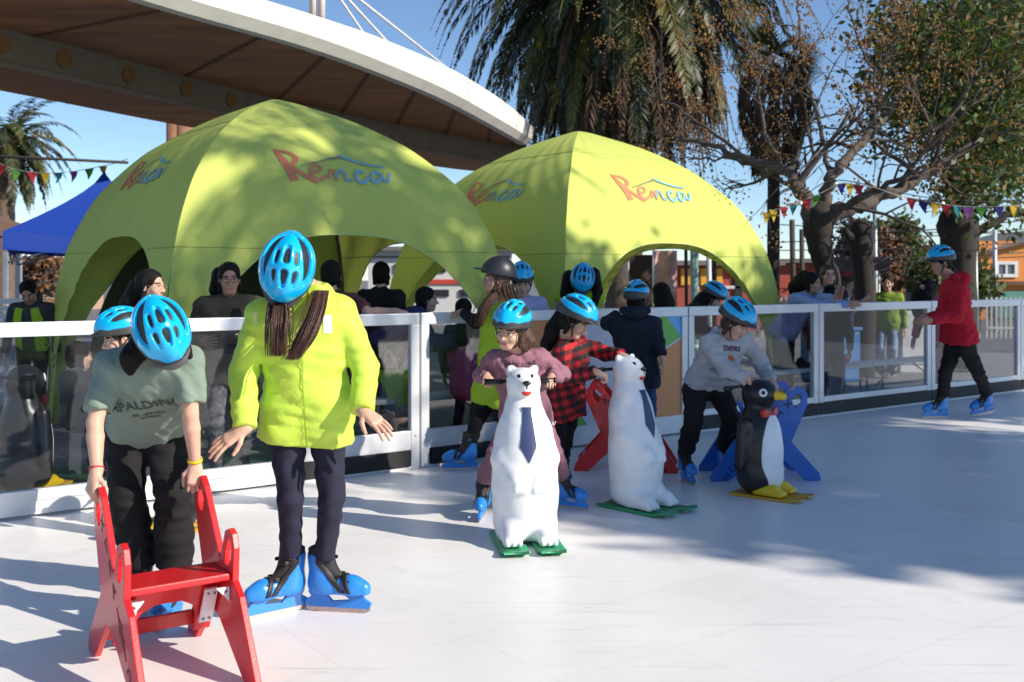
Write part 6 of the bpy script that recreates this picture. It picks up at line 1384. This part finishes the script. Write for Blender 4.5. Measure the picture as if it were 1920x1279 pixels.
stroke_on(J['top'], [(0, .05), (0, -.1), (.0, -.28)], [.05, .12, .16], P(440, 592, 7.5), (1, 0, 0), (0, 0, 1), m_blackc, t, .006, 'black_top')
spect('dark haired woman in profile with glasses, behind the helmet of the boy in green', 282, 537, 7.30, 78, m_blackc, hair=('long', m_hair_d, [([P(262, 540, 7.35), P(245, 570, 7.35), P(238, 600, 7.35)], [.08, .075, .05])]), glasses=M('glasses_gold', (.55, .42, .3)), seed=32, hres=.0055)
t, J = spect('man in dark clothes and lime vest under the blue canopy', 53, 548, 10.6, 15, m_dgrey, look=((.2, -.8, -.55), (0, -.5, .85)), hair=('short', m_hair_d, ()), skin=m_skin2, seed=33, lean=10)
for q_ in (-.1, .1): stroke_on(J['top'], [(q_*.7, .2), (q_, .05), (q_*1.1, -.25)], [.07, .09, .09], J['neck']-J['sp']*.25, (1, 0, 0), (0, 0, 1), m_limev, t, .004, 'vest')
spect('person in maroon tee with a bare forearm on the rail, behind the lime jacket woman', 622, 516, 8.35, 168, m_maroon, hair=('bob', m_hair_d, ()), bare=True, tfrac=.8, wr=dict(wrL=(742, 584, 8.10), elL=(692, 586, 8.12)), skin=m_skin, seed=34, handL=dict(d=Vector((.95, -.1, -.15)), n=Vector((0, -.2, 1)), t=Vector((0, -1, 0)), curl=(.3, .5, .4)))
spect('person in black with back turned inside the left tent', 716, 515, 9.9, 160, m_blackc, hair=('bob', m_hair_d, ()), seed=35)
spect('person in navy puffer jacket stooping behind the narrow panel', 800, 562, 9.3, 95, m_navyj, H=1.5, lean=52, hair=('bob', m_hair_d, ()), tl=.05, seed=36, wr=dict(wrL=(850, 640, 9.2), wrR=(845, 640, 9.5)))
spect('dark haired child peering over the rail beside the navy jacket', 870, 583, 9.6, 160, m_dgrey, seed=37)
spect('seated child in pink fleece seen through the narrow panel', 872, 632, 9.15, 130, m_pink, m_pink, H=1.15, sit=True, hair=('bob', m_hair_d, ()), seed=38, tl=.03)
spect('child with blue helmet in shade behind the black round helmet', 978, 530, 9.3, 5, m_lilac, helmet=HELM, seed=39, look=((.1, -.95, -.3), (0, -.3, .95)))
spect('person in lilac jacket bending over behind the orange advert', 985, 588, 9.75, -80, m_lilac, H=1.55, lean=68, hair=('short', m_hair_d, ()), tl=.05, seed=40, wr=dict(wrL=(975, 660, 9.9), wrR=(975, 660, 9.5)))
spect('person with blue helmet, black hair and lime vest, head bowed at the rail', 1090, 530, 9.6, 0, m_limev, hair=('long', m_hair_d, [([P(1068, 520, 9.7), P(1062, 550, 9.66), P(1062, 575, 9.6)], [.07, .06, .04]), ([P(1112, 515, 9.7), P(1120, 545, 9.66), P(1116, 570, 9.6)], [.07, .05, .03])]), helmet=HELM, look=((-.1, -.5, -.86), (.1, -.86, .5)), tfrac=.15, seed=41)
spect('person with long black hair, back turned, right of the navy hoodie', 1240, 552, 10.4, 175, m_dgrey, hair=('long', m_hair_d, [([P(1240, 545, 10.3), P(1246, 570, 10.25), P(1248, 600, 10.25)], [.09, .1, .08])]), seed=42)
spect('stooping child in black with blue helmet behind the rail, left of the grey sweatshirt', 1336, 560, 10.7, 75, m_blackc, H=1.4, lean=55, hair=('long', m_hair_d, [([P(1320, 560, 10.7), P(1306, 575, 10.7)], [.08, .07])]), helmet=HELM, tl=.04, seed=43, wr=dict(wrL=(1350, 630, 10.5), wrR=(1350, 630, 10.9)), look=((.8, -.3, -.5), (.5, -.1, .85)))
t, J = spect('woman in pale blue sweater leaning on the rail and raising a phone', 1522, 531, 11.65, 42, m_bluesw, H=1.66, lean=36, hair=('bob', m_hair_d, [([P(1508, 525, 11.75), P(1494, 540, 11.8), P(1490, 552, 11.8)], [.11, .10, .05])]), look=((.85, -.5, -.12), (.1, -.1, 1)), skin=m_skin2, hem=-.05, tl=.018, seed=44, hres=.006, res=.013, wr=dict(elL=(1530, 572, 11.3), wrL=(1590, 570, 11.3), elR=(1540, 560, 11.55), wrR=(1567, 560, 11.2)), handR=dict(d=Vector((.4, -.3, .85)), n=Vector((.8, -.4, -.2)), t=Vector((-.3, -.8, 0)), curl=(.7, .8, .5)), name_top='sweater', name_pants='leggings')
m = MB(); c = P(1579, 549, 11.12); Rp = Matrix.Rotation(R(10), 3, 'Y')@Matrix.Rotation(R(60), 3, 'Z'); m.box(c, (.036, .005, .075), Rp, bev=.004, mi=0); m.box(c+Rp@Vector((0, .0058, 0)), (.032, .001, .07), Rp, mi=1); m.solo('phone', [M('phone_case_red', (.5, .04, .06), .5), m_black], 'phone in a red case held up by the woman in pale blue', 'phone', smooth=False)
spect('woman with dark glasses and auburn hair in a black and cream plaid coat', 1552, 516, 12.2, 5, m_bwplaid, hair=('bob', M('hair_auburn', (.06, .018, .012), .45, .5, 60, .5, 240, stretch=(1, 1, .12)), ()), glasses=m_black, seed=45, hem=-.2, wr=dict(wrR=(1618, 566, 11.85), elR=(1590, 585, 11.95)), hres=.006, name_top='plaid_coat')
spect('small dark haired child at the rail under the plaid coat woman', 1556, 553, 11.75, 172, m_dgrey, hair=('bob', m_hair_d, ()), seed=46)
t, J = spect('man in lime vest and pale jeans standing far behind the pink jacket', 1664, 532, 15.8, -25, cloth('dull_lime_jacket', (.19, .28, .04)), m_jeanl, hair=('short', m_hair_d, ()), seed=47, skin=m_skin2, hem=-.1)
spect('child in pink with big black hair leaning behind the red hoodie skater', 1736, 542, 13.4, -70, m_pink, m_pink, H=1.5, lean=30, hair=('long', m_hair_d, [([P(1740, 540, 13.5), P(1728, 560, 13.4), P(1722, 585, 13.4)], [.12, .13, .08])]), seed=48, tl=.03)
spect('small child with blue helmet on the rink, mostly hidden by the boy in green', 226, 634, 5.95, -60, m_dgrey, H=1.15, hair=('short', m_hair_d, ()), helmet=HELM, seed=49, hres=.005, feet='shoe', look=((-.8, -.5, -.2), (0, -.1, 1)))
spect('crouching child in dark clothes behind the clear panel at the left', 148, 668, 7.9, 140, m_dgrey, H=1.2, sit=True, hair=('bob', m_hair_d, ()), seed=50, tl=.03)
t, J = spect('crouching helper in a lime vest seen through the gate panel', 738, 668, 8.9, -40, m_limev, H=1.45, sit=True, lean=25, hair=('bob', m_hair_m, ()), seed=51, tfrac=.15)
sdf_obj('sleeves', U(0, sleeve_sdf(J, 'L', .006), sleeve_sdf(J, 'R', .006)), .016, m_dgrey, t)
shade_trees()
# ------------------------------------------------------------------ daylight and camera
SUN_EL = R(30.); SUN_V = Vector((.905*math.cos(SUN_EL), -.425*math.cos(SUN_EL), math.sin(SUN_EL)))
w = bpy.data.worlds.new('World'); SC.world = w; w.use_nodes = True; nt = w.node_tree
sky = nt.nodes.new('ShaderNodeTexSky'); sky.sky_type = 'NISHITA'; sky.sun_disc = False; sky.sun_elevation = SUN_EL
sky.sun_rotation = math.atan2(SUN_V.x, SUN_V.y); sky.air_density = .8; sky.dust_density = .0; sky.ozone_density = 3.5
nt.links.new(sky.outputs[0], nt.nodes['Background'].inputs[0]); nt.nodes['Background'].inputs[1].default_value = .125
sl = bpy.data.lights.new('sun', 'SUN'); sl.energy = 5.0; sl.angle = R(.5); sl.color = (1., .92, .80)
so = bpy.data.objects.new('sun', sl); COL.objects.link(so); so.rotation_euler = (-SUN_V).to_track_quat('-Z', 'Y').to_euler(); so.location = (20, -10, 20)
cam = bpy.data.cameras.new('camera'); cam.lens = 36; cam.sensor_width = 36; cam.shift_y = -(639.5-521)/1920; cam.clip_end = 2000; cam.clip_start = .05
cam.dof.use_dof = True; cam.dof.focus_distance = 5.2; cam.dof.aperture_fstop = 3.6
co = bpy.data.objects.new('camera', cam); COL.objects.link(co); co.location = (0, 0, 1.5); co.rotation_euler = (R(90), 0, 0); SC.camera = co
SC.view_settings.view_transform = 'Standard'; SC.view_settings.look = 'None'; SC.view_settings.exposure = .35; SC.view_settings.gamma = 1
SC.cycles.use_denoising = True; SC.cycles.max_bounces = 8; SC.cycles.transparent_max_bounces = 16
